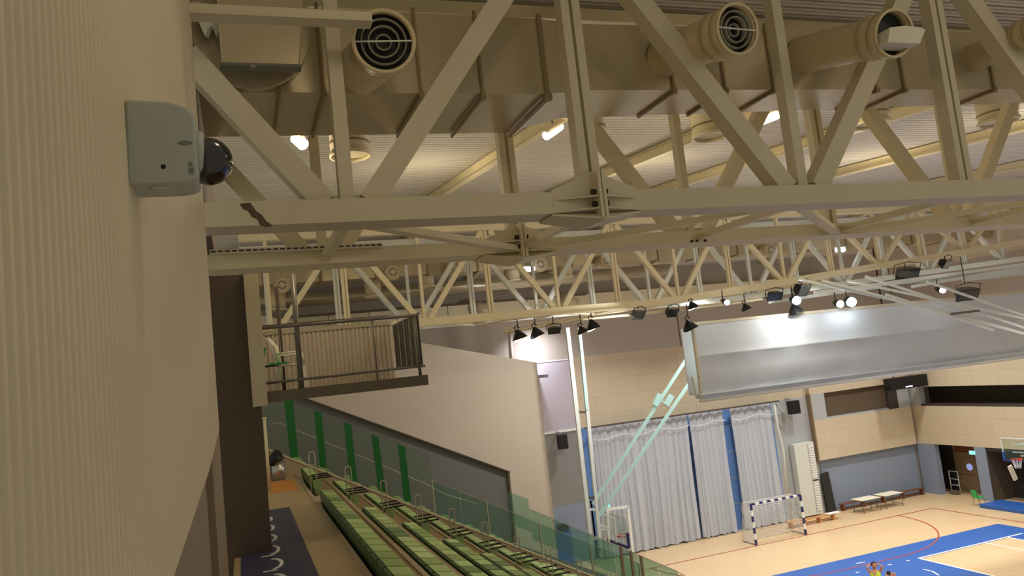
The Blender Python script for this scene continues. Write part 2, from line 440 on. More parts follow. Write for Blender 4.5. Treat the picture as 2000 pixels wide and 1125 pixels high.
# ------------------------------------------------------------------ TRUSSES
def truss(name, Y, zb, ztop, x0, x1, label, arch=None, mt='steel', dep=.3, ch=.22, wid=.17, gus=True, verts_double=True):
    t = thing(name, (x0, Y, zb), label, 'truss', None)
    zc = (lambda x: zb) if arch is None else arch
    m = MB(); n = int((x1-x0)/1.25)+1; xs = [x0+(x1-x0)*i/n for i in range(n+1)]
    if arch is None: xs = [x0, x1]
    for a, b in zip(xs, xs[1:]):
        pa = [(a,Y-dep/2,zc(a)),(b,Y-dep/2,zc(b)),(b,Y+dep/2,zc(b)),(a,Y+dep/2,zc(a))]
        m.hexa(pa+[(p[0],p[1],p[2]+ch) for p in pa], mt)
    if name == 'roof_truss' and Y < 8:
        # worn paint patch on the left end of the chord
        poly = [(468,398),(489,396),(500,412),(512,420),(520,432),(533,441),(520,444),(508,440),(502,428),(492,424),(484,412),(474,408)]
        m.prism([PY(px,py,Y-dep/2-.002) for px,py in poly],(0,.002,0),'scuff')
    m.build('bottom_chord', t)
    m = MB(); m.box((x0,Y-dep/2,ztop),(x1,Y+dep/2,ztop+ch),mt); m.build('top_chord', t)
    k = 0; x = 1.0
    while x < x1+2.5:
        if x >= x0-2.6:
            for (xb, sgn) in ((x,-1),(x,1)):
                xt = x+sgn*2.5; off = sgn*.2
                if xt < x0-.01 and sgn < 0:      # clip at the left end
                    tt = (x-.2-x0)/2.3; zt = zc(x)+ch+(ztop-zc(x)-ch)*tt; xt2 = x0
                else: xt2, zt = xt-sgn*.15, ztop
                if xt2 > x1+.2 or (xb+off) < x0: continue
                m = MB(); a = V((xb+off,Y,zc(xb)+ch-.01)); b = V((xt2,Y,zt))
                m.bar(a,b,wid*1.0,wid*1.05,mt); m.build('diagonal', t)
            if x > x0 and x < x1:
                m = MB(); m.bar((x,Y,zc(x)+ch),(x,Y,ztop),wid*.75,wid*.62,mt); m.build('vertical', t)
                m = MB(); m.box((x-.3,Y-.012,zc(x)+ch-.005),(x+.3,Y+.012,zc(x)+ch+.07),mt); m.build('node_plate', t)
        xm = x+2.42
        if x0 < xm < x1:
            m = MB()
            for s in (-1,1): m.bar((xm+s*.062,Y,zc(xm)+ch),(xm+s*.062,Y,ztop),wid*.8,wid*.44,mt)
            m.bar((xm,Y,zc(xm)+ch),(xm,Y,ztop),.02,.1,mt)
            m.build('vertical', t)
            if gus and k < 3 and k == 0:
                f = Y-dep/2; b = Y+dep/2; hx = .46
                xm -= .03
                for yy in (f-.004, b-.012):
                    m = MB(); m.prism([(xm-hx,yy,zc(xm)+ch+.02),(xm,yy,zc(xm)+ch+.2),(xm+hx,yy,zc(xm)+ch+.02),(xm+hx,yy,zc(xm)),(xm-hx,yy,zc(xm))],(0,.016,0),mt); m.build('gusset_plate', t)
                m = MB()
                for dx_ in (-.022,.022): m.box((xm+dx_-.016,f-.17,zc(xm)-.09),(xm+dx_+.016,f+.01,zc(xm)+ch+.17),mt)
                m.build('end_plate', t)
                m = MB()
                for zz in (.005, .125):
                    m.prism([(xm-hx,f-.002,zc(xm)+zz),(xm,f-.15,zc(xm)+zz),(xm+hx,f-.002,zc(xm)+zz)],(0,0,.014),mt)
                m.prism([(xm-hx-.02,f,zc(xm)-.006),(xm,f-.17,zc(xm)-.09),(xm+hx+.02,f,zc(xm)-.006),(xm+hx+.02,b,zc(xm)-.006),(xm,b,zc(xm)-.09),(xm-hx-.02,b,zc(xm)-.006)],(0,0,-.014),mt)
                m.build('stiffener', t)
                for sx in (-1,1):
                    for zz in (.06,.18):
                        m = MB(); m.tube([(xm+sx*.038,f-.09,zc(xm)+zz),(xm+sx*.085,f-.09,zc(xm)+zz)],.028,'bolt',6); m.build('bolt', t)
        x += 5; k += 1
    return t
T1Y, T2Y, T3Y, T4Y = 6.985, 9.29, 26.1, 28.3
ZB = 11.44
truss('roof_truss', T1Y, ZB, 14.55, -.26, 14, 'nearest off-white steel roof truss crossing the top of the view with a peeled paint patch', dep=.37, ch=.21, wid=.2)
truss('roof_truss', T2Y, ZB, 14.55, -.26, 16, 'second cream steel roof truss just behind the nearest truss', mt='steel_warm', dep=.46, ch=.17)
arch = lambda x: 11.79 if x < 15.5 else 11.79+(x-15.5)*.072
truss('roof_truss', T3Y, 11.79, 15.0, .2, 37, 'far steel truss with yellowish lower chord rising to the right above the floodlights', arch=arch, gus=False, mt='steel_warm', ch=.27)
arch4 = lambda x: 11.85 if x < 20 else 11.85+(x-20)*.045
truss('roof_truss', T4Y, 11.85, 15.0, .2, 38, 'farthest white roof truss behind the yellowish rising one', arch=arch4, gus=False, mt='steel_white')
# rafters under the deck
def onroof(px, py):
    r = ray(px, py); # z = 14.5+.09(y-6)-.2
    t_ = (14.5-.54-.2-CAMZ)/(r.z-.09*r.y); return O+r*t_
for i, (px, py, lb) in enumerate(((975,305,'cream roof rafter behind the gap left of the bolted joint'),(1255,310,'cream roof rafter seen right of the bolted joint'),(1520,298,'cream roof rafter passing behind the first drum diffuser right of the joint'),(1830,290,'cream roof rafter near the right edge between two truss verticals'),(1960,330,'cream roof rafter at the far right edge under the ceiling'))):
    p = onroof(px, py); m = MB()
    x = p.x
    for ya, yb_ in ((9.6,26),(26,37.7)):
        za, zb_ = roofz(ya)-.03, roofz(yb_)-.03
        m.bar((x,ya,za-.28),(x,yb_,zb_-.28),.2,.03,'steel_warm',side=(1,0,0)); m.bar((x,ya,za-.14),(x,yb_,zb_-.14),.03,.28,'steel_warm',side=(1,0,0)); m.bar((x,ya,za-.02),(x,yb_,zb_-.02),.2,.03,'steel_warm',side=(1,0,0))
    tag(m.build('roof_rafter'), lb, 'rafter', 'rafters under the roof deck')
# bracing between the paired trusses
for (Ya, Yb2, z, s, lb) in ((T1Y+.1,T2Y-.15,ZB+.07,1,'flat steel cross bracing between the two nearest trusses'),(T3Y+.1,T4Y-.1,11.86,1,'flat steel cross bracing between the two far trusses')):
    t = thing('truss_bracing', (1,Ya,z), lb, 'bracing')
    seq = [(1,3.45),(6,3.45),(6,8.4),(11,8.4),(11,13.4),(16,13.4)]
    for a, b in seq: m = MB(); m.bar((a,Ya,z),(b,Yb2,z-.03),.13,.07,'steel_warm',side=(1,-1,0)); m.build('diagonal_brace', t)
    for a in (1,3.45,6,8.4,11,13.4): m = MB(); m.bar((a,Ya,z),(a,Yb2,z),.1,.08,'steel_warm',side=(1,0,0)); m.build('strut', t)
    if Ya < 10:
        for a in (3.45,6,8.4):
            m = MB(); 
            for dx_ in (-.13,-.05,.08): m.tube([(a+dx_,Yb2-.04,z-.05),(a+dx_,Yb2-.1,z-.05)],.02,'bolt',6)
            m.build('bolt_row', t)
# perforated cable tray on the second truss
m = MB(); a = PY(410,494,T2Y-.35); b = PY(745,480,T2Y-.35)
m.bar(a,b,.12,.05,'steel',side=(0,1,0)); d = (b-a)
for i in range(26): p = a+d*((i+.5)/26); m.box((p.x-.025,p.y-.064,p.z-.008),(p.x+.025,p.y-.06,p.z+.01),'bolt')
tag(m.build('cable_tray'), 'perforated cable tray running above the second truss chord at left', 'cable tray')

# ------------------------------------------------------------------ BIG DUCT
t = thing('air_duct', (1,7.6,12.9), 'large rectangular beige air duct behind the nearest truss', 'air duct')
DY = 7.62
m = MB()
def ductseg(xa, xb, za0, za1, zb0, zb1, ya, yb_):   # front y DY, back ya at xa / yb at xb
    m.hexa([(xa,DY,za0),(xb,DY,zb0),(xb,yb_,zb0),(xa,ya,za0),(xa,DY,za1),(xb,DY,zb1),(xb,yb_,zb1),(xa,ya,za1)],'duct')
zl0, zl1 = 12.92, 13.80
ductseg(-.2,3.35,zl0,zl1,zl0+.03,zl1+.02,8.98,8.95)
ductseg(3.35,3.85,zl0+.03,zl1+.02,13.0,13.78,8.95,8.6)
ductseg(3.85,14,13.0,13.78,13.2,14.05,8.55,8.05)
m.build('duct_body', t)
for (px, w) in ((545,.02),(632,.03),(822,.03),(942,.03),(1068,.05),(1315,.03),(1415,.03),(1510,.03),(1710,.03),(1765,.03),(1940,.03)):
    p = PY(px,185 if px < 1100 else 175,DY); x = p.x
    if x < 3.4: zz, zt, yb_ = zl0+.005, zl1+.03, 8.95
    else:
        f_ = (x-3.85)/10.15; zz = 13.0+.2*f_; zt = 13.78+.27*f_+.02; yb_ = 8.55-.5*f_
    m = MB(); m.box((x-w/2,DY-.03,zz-.03),(x+w/2,DY,zt+.03),'duct_seam'); m.box((x-w/2,DY-.03,zz-.035),(x+w/2,yb_,zz),'duct_seam'); m.box((x-w*.9,DY-.045,zz-.05),(x+w*.9,DY+.03,zz+.02),'duct_seam')
    m.build('flange', t)
# round jet diffusers
def jet(base, mouth, r, label, rings=True, name='jet_diffuser', low=False, face=None):
    base = V(base); mouth = V(mouth); d = (mouth-base).normalized() if face is None else V(face).normalized()
    t = thing(name, base, label, 'air diffuser', 'round jet diffusers on the duct' if not low else None)
    m = MB(); n = 20 if low else 36
    if low: m.tube([base, mouth-d*.02], r*.86, 'jet', n)
    else:
        bd = mouth-d*.34-base; L = bd.length; bd.normalize()
        m.tube([base, base+bd*L*.6, mouth-d*.3], [r*.86,r*.86,r*.86], 'jet', n, cap=False)
        m.ring(base+bd*L*.5, bd, r*.84, r*.872, .012, 'jet', n)
        m.ring(mouth-d*.34, d, r*.84, r*.93, .2, 'jet', n)
        m.ring(mouth-d*.345, d, r*.84, r*.945, .012, 'jet', n)
        m.ring(mouth-d*.2, d, r*.84, r*.945, .01, 'jet', n)
    m.build('spigot', t)
    m = MB(); m.ring(mouth-d*.15, d, r*.88, r*.96, .15, 'jet', n); m.ring(mouth-d*.015, d, r*.88, r, .02, 'jet', n); m.build('rim', t)
    m = MB(); m.tube([mouth-d*.14, mouth-d*.13],[r*.88]*2,'jet_dark',n); m.build('throat', t)
    if rings and not low:
        for q in (.72,.5,.26):
            m = MB(); m.ring(mouth-d*(.12), d, r*q-.014, r*q, .1 if q > .3 else .07, 'jet_ring', n); m.build('vane_ring', t)
        u = V((0,0,1)).cross(d).normalized()
        m = MB(); m.bar(mouth-u*r*.92-d*.01, mouth+u*r*.92-d*.01,.012,.012,'steel_white',side=(0,0,1)); m.build('cross_bar', t)
    elif low:
        m = MB(); m.ring(mouth-d*.1,d,r*.35,r*.5,.09,'jet_ring',n); m.bar(mouth-V((r*.8,0,0))-d*.01,mouth+V((r*.8,0,0))-d*.01,.02,.02,'steel_white',side=(0,0,1)); m.build('vane_ring', t)
    return t
m1 = PY(750,80,6.62); jet(PY(702,138,DY+.02), m1, .287, 'round jet diffuser nearest the wall with concentric vanes and a thin cross bar', face=(-.12,-1,-.22))
m2 = PY(1441,56,6.35); jet(PY(1297,113,DY), m2, .27, 'round jet diffuser with concentric vanes right of the bolted truss joint')
m3 = PY(1747,65,6.15); j = jet(PY(1565,108,DY), m3, .262, 'open dark-mouthed jet diffuser holding a loose white carton', rings=False)
m = MB()
p0 = [PY(px,py,6.2) for px,py in ((1714,92),(1776,94),(1787,67),(1772,62),(1748,60),(1718,63))]
for q in p0: q.y -= .14; q.z -= .01
m.prism(p0,(0,.2,0),'paper')
tag(m.build('carton'), 'small white carton lying in the open jet diffuser mouth', 'box')
jet(PY(1905,112,DY), PY(2040,50,6.5), .22, 'round jet diffuser cut off by the right edge of the view')
# drum diffusers behind the duct
for i, (x, z, r, lb) in enumerate(((1.92,13.72,.34,'leftmost cream drum diffuser under the roof behind the duct'),(6.25,13.97,.34,'cream drum diffuser under the roof just right of the bolted joint'),(8.85,14.02,.38,'cream drum diffuser in the middle under the roof'),(12.85,14.27,.38,'cream drum diffuser second from the right under the roof'),(16.5,14.32,.44,'rightmost cream drum diffuser under the roof'))):
    t = thing('drum_diffuser', (x,12.5,z), lb, 'air diffuser', 'cream drum diffusers under the roof')
    m = MB(); m.tube([(x,12.5,z+.06),(x,12.5,roofz(12.5)-.06)],r*.93,'steel_warm',28); m.build('drum', t)
    m = MB(); m.ring((x,12.5,z),(0,0,1),r*.9,r,.06,'steel_warm',28); m.ring((x,12.5,z+.2),(0,0,1),r*.9,r*.97,.03,'duct_seam',28); m.build('rim', t)

# white box unit + bar at top left
t = thing('wall_unit', (.05,7.3,13.01), 'boxy beige wall unit hanging beside the ribbed wall in the top left', 'ventilation unit')
m = MB(); a = PY(432,124,7.2); b = PY(595,-40,7.2); c_ = PY(584,124,7.2)
m.hexa([(a.x,7.2,a.z),(c_.x,7.2,a.z),(c_.x,7.32,a.z),(a.x,7.32,a.z),(a.x,7.2,14.2),(b.x+.06,7.2,14.2),(b.x+.06,7.32,14.2),(a.x,7.32,14.2)],'duct'); m.build('casing', t, bevel=.01)
m = MB(); m.box((a.x-.01,7.17,a.z-.025),(c_.x+.02,7.3,a.z),'cam_dark'); m.box((a.x+.25,7.16,a.z-.035),(a.x+.29,7.2,a.z-.02),'steel_bin'); m.build('bottom_lip', t)
m = MB(); c_ = PY(490,68,7.5); m.tube([(c_.x,7.6,c_.z),(c_.x,7.5,c_.z)],.53,'duct',48); tag(m.build('duct_cover'), 'round beige cover plate behind the boxy wall unit', 'cover plate')
m = MB(); a = PY(330,20,6.4); b = PY(725,36,6.4); m.box((a.x,6.36,b.z-.045),(b.x,6.48,b.z+.04),'steel'); m.box((a.x,6.34,b.z-.05),(b.x+.002,6.5,b.z-.04),'steel')
tag(m.build('steel_channel'), 'horizontal cream steel channel across the top left corner', 'steel bar')
m = MB()
for i, (px, py) in enumerate(((386,25),(398,60),(412,70),(405,40),(420,62),(430,30))):
    pass
P6 = [(380,20),(392,52),(400,70),(406,55),(414,50),(422,72),(428,60),(432,22)]
m.prism([PY(px,py,7.35) for px,py in P6],(.03,.05,0),'paper'); tag(m.build('torn_insulation'), 'torn pale insulation hanging left of the wall unit', 'insulation')

# ------------------------------------------------------------------ SECOND AND THIRD DUCT (far)
t = thing('air_duct', (1,30.5,13.9), 'long pale air duct high up behind the far trusses', 'air duct')
m = MB(); m.box((-.5,30.3,14.15),(38,31.4,15.1),'duct'); m.build('duct_body', t)
for i in range(18):
    m = MB(); x = 1+i*2.1; m.box((x-.03,30.26,14.1),(x+.03,31.42,15.12),'duct_seam'); m.build('flange', t)
for i, (px, py, w) in enumerate(((551,556,'directly above the balcony chair'),(768,531,'second from the left'),(888,521,'third from the left'),(1056,516,'beside the far white lamp'),(1186,508,'right of the far white lamp'),(1507,488,'at the right end'))):
    c_ = PY(px,py,29.6); jet((c_.x,30.35,c_.z+.03), c_, .32 if i < 5 else .36, 'small far jet diffuser on the high duct, '+w, low=True)
for i, (px, py) in enumerate(((541,590),(728,565),(832,546),(1000,535),(1103,528))):
    c_ = PY(px,py,30.9); m = MB(); m.tube([(c_.x,30.9,c_.z-.3),(c_.x,30.9,c_.z+.1),(c_.x,30.9,14.2)],[.3,.33,.33],'jet',20)
    m.ring((c_.x,30.9,c_.z-.32),(0,0,1),.3,.36,.06,'steel_warm',20)
    tag(m.build('drum_diffuser'), ['far white drum under the high duct above the balcony chair','far white drum left of the second jet diffuser','far white drum under the high duct, third from left','far white drum just left of the far white lamp','far white drum just right of the far white lamp'][i], 'air diffuser', 'far drums under the high duct')
m = MB(); m.tube([(-.5,33.0,13.75),(20,33.0,14.0)],.28,'duct',16); tag(m.build('round_duct'), 'long round grey duct running under the far roof edge', 'air duct')
t = thing('air_duct', (4,37,12.5), 'cream rectangular duct along the far wall behind the trusses', 'air duct')
m = MB(); m.box((1,36.7,12.55),(17.2,37.7,13.4),'steel_warm'); m.box((17.2,37.0,12.8),(33,37.7,13.5),'steel_warm'); m.build('duct_body', t)
for px in (640,720,800,874,952,1030):
    x = PY(px,600,36.7).x; m = MB(); m.box((x-.02,36.68,12.55),(x+.02,36.7,13.4),'duct_seam'); m.build('seam', t)
for px, py in ((940,606),(1112,590)):
    c_ = PY(px,py,36.4); m = MB(); m.tube([(c_.x-.2,36.75,c_.z+.15),(c_.x,36.4,c_.z+.05),(c_.x+.35,36.2,c_.z-.2)],[.4,.34,.28],'jet',16); m.build('outlet', t)

# ------------------------------------------------------------------ ROOF LAMPS
def lampthing(px, py, Y, L, rad, label, ang=0, power=0, tilt=0, mt='lamp_hot', color=(1,.86,.62), ends=None):
    c_ = PY(px,py,Y); t = thing('high_bay_lamp', c_, label, 'lamp', None)
    dx_, dy_ = math.cos(ang)*L/2, math.sin(ang)*L/2; dz_ = 0
    if ends: e0 = PY(*ends[0]); e1 = PY(*ends[1]); c_ = (e0+e1)/2; dx_, dy_, dz_ = (e1-e0)/2; t.location = c_
    m = MB(); m.tube([(c_.x-dx_,c_.y-dy_,c_.z-dz_),(c_.x-dx_*.8,c_.y-dy_*.8,c_.z-dz_*.8),(c_.x+dx_*.8,c_.y+dy_*.8,c_.z+dz_*.8),(c_.x+dx_,c_.y+dy_,c_.z+dz_)],[rad*.5,rad,rad,rad*.5],mt,14); m.build('bulb', t)
    m = MB(); m.bar((c_.x-dx_*1.05,c_.y-dy_*1.05,c_.z-dz_+rad+.03),(c_.x+dx_*1.05,c_.y+dy_*1.05,c_.z+dz_+rad+.03),rad*2.4,.05,'steel',side=(0,1,0) if abs(math.sin(ang)) < .7 else (1,0,0)); m.build('reflector', t)
    if c_.y < 20:
        m = MB(); m.tube([(c_.x,c_.y,c_.z+rad+.05),(c_.x,c_.y,roofz(c_.y)-.02)],.012,'bolt',6); m.build('hanger', t)
    if power:
        l = bpy.data.lights.new('lamp_light','POINT'); l.energy = power; l.color = color; l.shadow_soft_size = .3
        o = bpy.data.objects.new('lamp_light', l); C.objects.link(o); o.location = c_-V((0,0,rad+.9))
    return t
WARM = (1,.83,.56)
lampthing(587,278,14.5,.5,.1,'glowing warm roof lamp nearest the wall, framed by two truss members', ang=.6, ends=((576,268,13.2),(594,284,13.0)), power=70, color=WARM)
lampthing(1080,256,13.5,.62,.085,'long glowing warm roof lamp left of the bolted truss joint', ang=.9, ends=((1064,267,13.0),(1096,245,13.6)), power=70, color=WARM)
lampthing(1498,233,13.5,.85,.085,'long glowing warm roof lamp right of the bolted truss joint', ang=.75, ends=((1476,241,13.0),(1521,224,13.6)), power=70, color=WARM)
lampthing(1033,526,29.2,.55,.09,'small white roof lamp far behind the second truss', ang=.2, mt='lamp_cool_soft')
lampthing(1641,488,29.2,.6,.1,'white roof lamp above the rising yellowish chord', ang=.1, mt='lamp_cool_soft')

# ------------------------------------------------------------------ BALCONY
t = thing('balcony', (.3,13.5,9.9), 'small raised balcony with grey railings and a dark slatted side panel', 'balcony')
bz = 10.08
m = MB(); m.box((.2,13.5,9.9),(3.07,16.4,bz),'slab'); m.build('floor_slab', t)
m = MB(); m.box((.14,13.38,9.86),(.37,13.6,12.05),'duct'); m.build('corner_post', t)
for (x, r) in ((.93,.045),(.72,.035)):
    m = MB(); m.tube([(x,13.58 if x > .9 else 14.95,bz),(x,13.58 if x > .9 else 14.95,12.0)],r,'rail_grey' if x > .9 else 'brown_wall',12); m.build('tall_post', t)
m = MB(); m.tube([(.37,13.55,11.13),(3.02,13.55,11.14)],.028,'rail_grey',10); m.tube([(.37,13.55,bz+.14),(3.05,13.55,bz+.16)],.025,'rail_grey',10); m.build('handrail', t)
for x in (2.2,2.95):
    m = MB(); m.tube([(x,13.55,bz),(x,13.55,11.13)],.028 if x > 2.5 else .014,'rail_grey',10); m.build('railing_post', t)
for i in range(28):
    x = .45+i*.095
    m = MB(); m.tube([(x,13.55,bz+.14),(x,13.55,11.13)],.005,'rail',6); m.build('baluster', t)
m = MB(); m.box((3.0,13.55,bz+.18),(3.02,16.0,11.16),'panel_dark')
for i in range(9): y = 13.6+i*.28; m.box((2.985,y,bz+.18),(3.0,y+.03,11.16),'rail_grey')
m.tube([(3.01,13.55,11.16),(3.01,16.0,11.16)],.028,'rail_grey',8); m.build('side_panel', t)
m = MB(); n = 60
for i in range(n):
    x0_ = .4+(3.0-.4)*i/n; x1_ = .4+(3.0-.4)*(i+1)/n; dd = .03*(i%2)
    m.box((x0_,16.15-dd,bz+.02),(x1_,16.2,11.2),'beige_wall')
m.build('ribbed_back_panel', t)
m = MB(); m.box((.4,16.1,11.2),(3.0,16.22,11.28),'duct'); m.box((.4,16.1,11.36),(3.0,16.22,11.4),'brown_wall'); m.build('back_rail', t)
# white plastic chair
def resin_chair(px, label, green=False):
    loc = PY(px,758,14.35); loc.z = bz
    t = thing('plastic_chair', loc, label, 'chair'); mt = 'plastic_white'
    x, y, z = loc
    m = MB(); m.prism([(x-.22,y-.22,z+.42),(x+.22,y-.2,z+.42),(x+.22,y+.2,z+.42),(x-.22,y+.22,z+.42)],(0,0,.03),mt); m.build('seat', t)
    for sx in (-1,1):
        for sy in (-1,1):
            m = MB(); m.bar((x+sx*.24,y+sy*.22,z),(x+sx*.19,y+sy*.18,z+.43),.07,.09,mt); m.build('leg', t)
    m = MB()
    for sy in (-1,1): m.tube([(x-.18,y+sy*.2,z+.42),(x-.24,y+sy*.19,z+.75),(x-.33,y+sy*.1,z+.9)],[.045,.045,.036],mt,8)
    m.tube([(x-.33,y-.11,z+.9),(x-.35,y,z+.92),(x-.33,y+.11,z+.9)],.028,mt,8)
    for q in (-.1,0,.1): m.bar((x-.19,y+q,z+.45),(x-.33,y+q,z+.89),.06,.014,mt)
    m.build('backrest', t)
    for sy in (-1,1):
        m = MB(); m.tube([(x-.22,y+sy*.22,z+.63),(x+.1,y+sy*.25,z+.64),(x+.2,y+sy*.24,z+.6),(x+.22,y+sy*.22,z+.42)],.02,mt,8); m.build('armrest', t)
    return t
resin_chair(570, 'white moulded plastic armchair standing on the balcony')
m = MB(); a = PY(514,693,13.95); m.bar((a.x-.02,13.95,a.z-.1),(a.x+.03,13.95,a.z+.12),.05,.05,'plastic_green'); a = PY(560,708,14.0); m.box((a.x-.3,13.9,a.z-.02),(a.x+.03,14.08,a.z+.01),'plastic_green'); m.box((a.x-.4,13.9,a.z-.05),(a.x-.15,14.08,a.z-.02),'black')
tag(m.build('folded_jacket'), 'green and black cloth draped beside the white balcony chair', 'cloth')

# ------------------------------------------------------------------ STAND: walkway, terrace
WZ = 7.55
TX = lambda k: 1.38+.88*k
TZ = lambda k: WZ-.3-.5*k
m = MB(); m.box((-.3,2,WZ-.3),(1.38,30.9,WZ),'walk')
m.box((.1,21.3,WZ),(1.2,24.05,WZ+.004),'walk_orange'); m.box((.1,21.4,WZ+.004),(.5,22.6,WZ+.008),'concrete')
struct(m, 'floor_walkway')
t = thing('floor_mat', (.3,10,WZ), 'dark navy floor mat with white lettering on the upper walkway', 'mat')
m = MB(); m.box((-.2,6,WZ+.001),(.79,18.25,WZ+.012),'mat_navy'); m.build('mat_base', t)
yy = 17.2; sc_ = 1
for i in range(9):
    m = MB(); yc = 16.9-i*1.12; pts = []
    for j in range(13):
        a = -PI/2+PI*j/12*1.0; pts.append((.24+.13*math.cos(a), yc+.36*math.sin(a), WZ+.016))
    for a, b in zip(pts, pts[1:]): m.bar(a, b, .055, .006, 'white_line', side=((V(b)-V(a)).cross(V((0,0,1)))))
    m.bar((.1,yc-.46,WZ+.016),(.3,yc-.46,WZ+.016),.05,.006,'white_line',side=(0,1,0))
    m.build('white_letter', t)
m = MB()
NK = 13
for k in range(NK):
    m.box((TX(k),2,TZ(k)-.6 if k < NK-1 else 0),(TX(k)+.88,25.35,TZ(k)),'concrete')
    hh = .3 if k == 0 else .5
    m.box((TX(k)-.02,2,TZ(k)),(TX(k),25.35,TZ(k)+hh),'riser')
    m.box((TX(k)-.05,2,TZ(k)+hh),(TX(k)+.03,25.35,TZ(k)+hh+.03),'parapet')
    m.box((TX(k),25.55,TZ(k)-.6 if k < NK-1 else 0),(TX(k)+.88,30.95,TZ(k)),'concrete')
tag(m.build('grandstand_terrace'), 'stepped concrete grandstand terrace descending from the walkway to the court', 'grandstand')
# aisle steps
m = MB()
for k in range(11):
    m.box((TX(k),18.75,TZ(k)),(TX(k)+.44,19.9,TZ(k)+.25),'parapet')
tag(m.build('aisle_steps'), 'pale half-height concrete steps in the grandstand aisle', 'steps')
# seats
def make_seat(pad, arms=False):
    t = thing('stadium_seat', (0,0,0), None, 'seat')
    m = MB()
    m.hexa([(-.02,-.225,.16),(.02,-.225,.16),(.02,.225,.16),(-.02,.225,.16),(-.085,-.225,.56),(-.04,-.225,.57),(-.04,.225,.57),(-.085,.225,.56)],'seat_back'); m.build('backrest', t)
    m = MB()
    m.hexa([(.03,-.22,.2),(.15,-.22,.18),(.15,.22,.18),(.03,.22,.2),(-.035,-.22,.575),(.22,-.22,.53),(.22,.22,.53),(-.035,.22,.575)],pad); m.build('folded_seat_pad', t)
    m = MB(); m.box((-.01,-.2,0),(.03,-.17,.2),'seat_metal'); m.box((-.01,.17,0),(.03,.2,.2),'seat_metal'); m.box((-.04,-.21,.12),(.1,.21,.16),'seat_metal'); m.build('bracket', t)
    if arms:
        for s in (-1,1): m = MB(); m.box((-.02,s*.23-.018,.56),(.46,s*.23+.018,.595),'armrest'); m.build('armrest', t)
    return t
protos = {}
for p in ('seat_a','seat_b','seat_c','seat_d'): protos[p] = [make_seat(p), False]
protoArm = make_seat('seat_b', True); armused = False
shade = {'seat_a':'leaf green','seat_b':'olive green','seat_c':'pale green','seat_d':'dark green'}
ordn = ['first','second','third','fourth','fifth','sixth','seventh','eighth','ninth','tenth','eleventh','twelfth','thirteenth','fourteenth','fifteenth','sixteenth','seventeenth','eighteenth','nineteenth','twentieth','twenty-first','twenty-second']
def projpx(w):
    v = V(w)-O; c = V((AX.x*v.x+AY.x*v.y+AZ.x*v.z, AX.y*v.x+AY.y*v.y+AZ.y*v.z, AX.z*v.x+AY.z*v.y+AZ.z*v.z))
    return (cx+F*c.x/-c.z, cy-F*c.y/-c.z) if c.z < 0 else (-9999,-9999)
def place(kind, k, y, label, group, arm=False):
    global armused
    if arm:
        if not armused: o = protoArm; armused = True
        else: o = copy_tree(protoArm)
    else:
        if not protos[kind][1]: o = protos[kind][0]; protos[kind][1] = True
        else: o = copy_tree(protos[kind][0])
    o.location = (TX(k)+.14, y, TZ(k)); tag(o, label, 'seat', group)
ns = 0
for k in range(12):
    row = 'top row' if k == 0 else ordn[k]+' row down'
    for j in range(22):
        y = 18.0-.5*j-(.12 if k % 2 else 0)
        px, py = projpx((TX(k)+.1, y, TZ(k)+.55))
        if py > 1160: break
        kd = random.choice(['seat_a','seat_a','seat_b','seat_b','seat_c','seat_d'])
        place(kd, k, y, f'{shade[kd]} folded seat, {ordn[j]} on the near side of the aisle, {row}', 'folded green seats on the near side of the aisle'); ns += 1
    for j in range(7):
        y = 20.9+.5*j
        px, py = projpx((TX(k)+.1, y, TZ(k)+.55))
        if py > 1150: continue
        arm = j < 2
        kd = 'seat_c' if j != 4 else 'seat_a'
        place(kd, k, y, f'{"olive" if arm else shade[kd]} seat{" with black armrests" if arm else ""}, {ordn[j]} beyond the aisle, {row}', 'seats between the aisle and the parapet', arm); ns += 1
for k in range(10):
    for j in range(5):
        y = 26.1+.9*j
        px, py = projpx((TX(k)+.1, y, TZ(k)+.55))
        if py > 1140: continue
        kd = 'seat_a'
        place(kd, k, y, f'green seat behind the glass, {ordn[j]} from the parapet, {"top row" if k == 0 else ordn[k]+" row down"}', 'seats behind the glass screen'); ns += 1
print('SEATS', ns)
for kd in protos:
    if not protos[kd][1]: print('UNUSED', kd)
# loop handrails down the aisle
hr = None
for k in range(10):
    x = 1.5+.88*k+.02; z0 = WZ-.5*k-(.25 if k else 0); zt = 8.47-.5*k; Yr = 21.1
    Yr = 20.05; x = x*Yr/21.1; zt = 10+(zt-10)*Yr/21.1; z0 = zt-.95
    px, py = projpx((x,Yr,zt))
    if hr is None:
        t = thing('handrail_loop', (0,0,0), None, 'handrail'); w = .07
        m = MB(); m.tube([(-w,0,-.95),(-w,0,-.06),(-w*.7,0,-.01),(0,0,0),(w*.7,0,-.01),(w,0,-.06),(w,0,-1.0)],.014,'rail',8); m.build('loop', t)
        m = MB(); m.tube([(-w,0,-.3),(w,0,-.33)],.011,'rail',6); m.build('crossbar', t); hr = t; o = t
    else: o = copy_tree(hr)
    o.location = (x+.04,Yr,zt); tag(o, f'looped steel aisle handrail, {"topmost" if k == 0 else ordn[k]+" from the top"}', 'handrail', 'looped aisle handrails')
for px, py in ((1085,1080),(1115,1092),(1140,1100)):
    pass
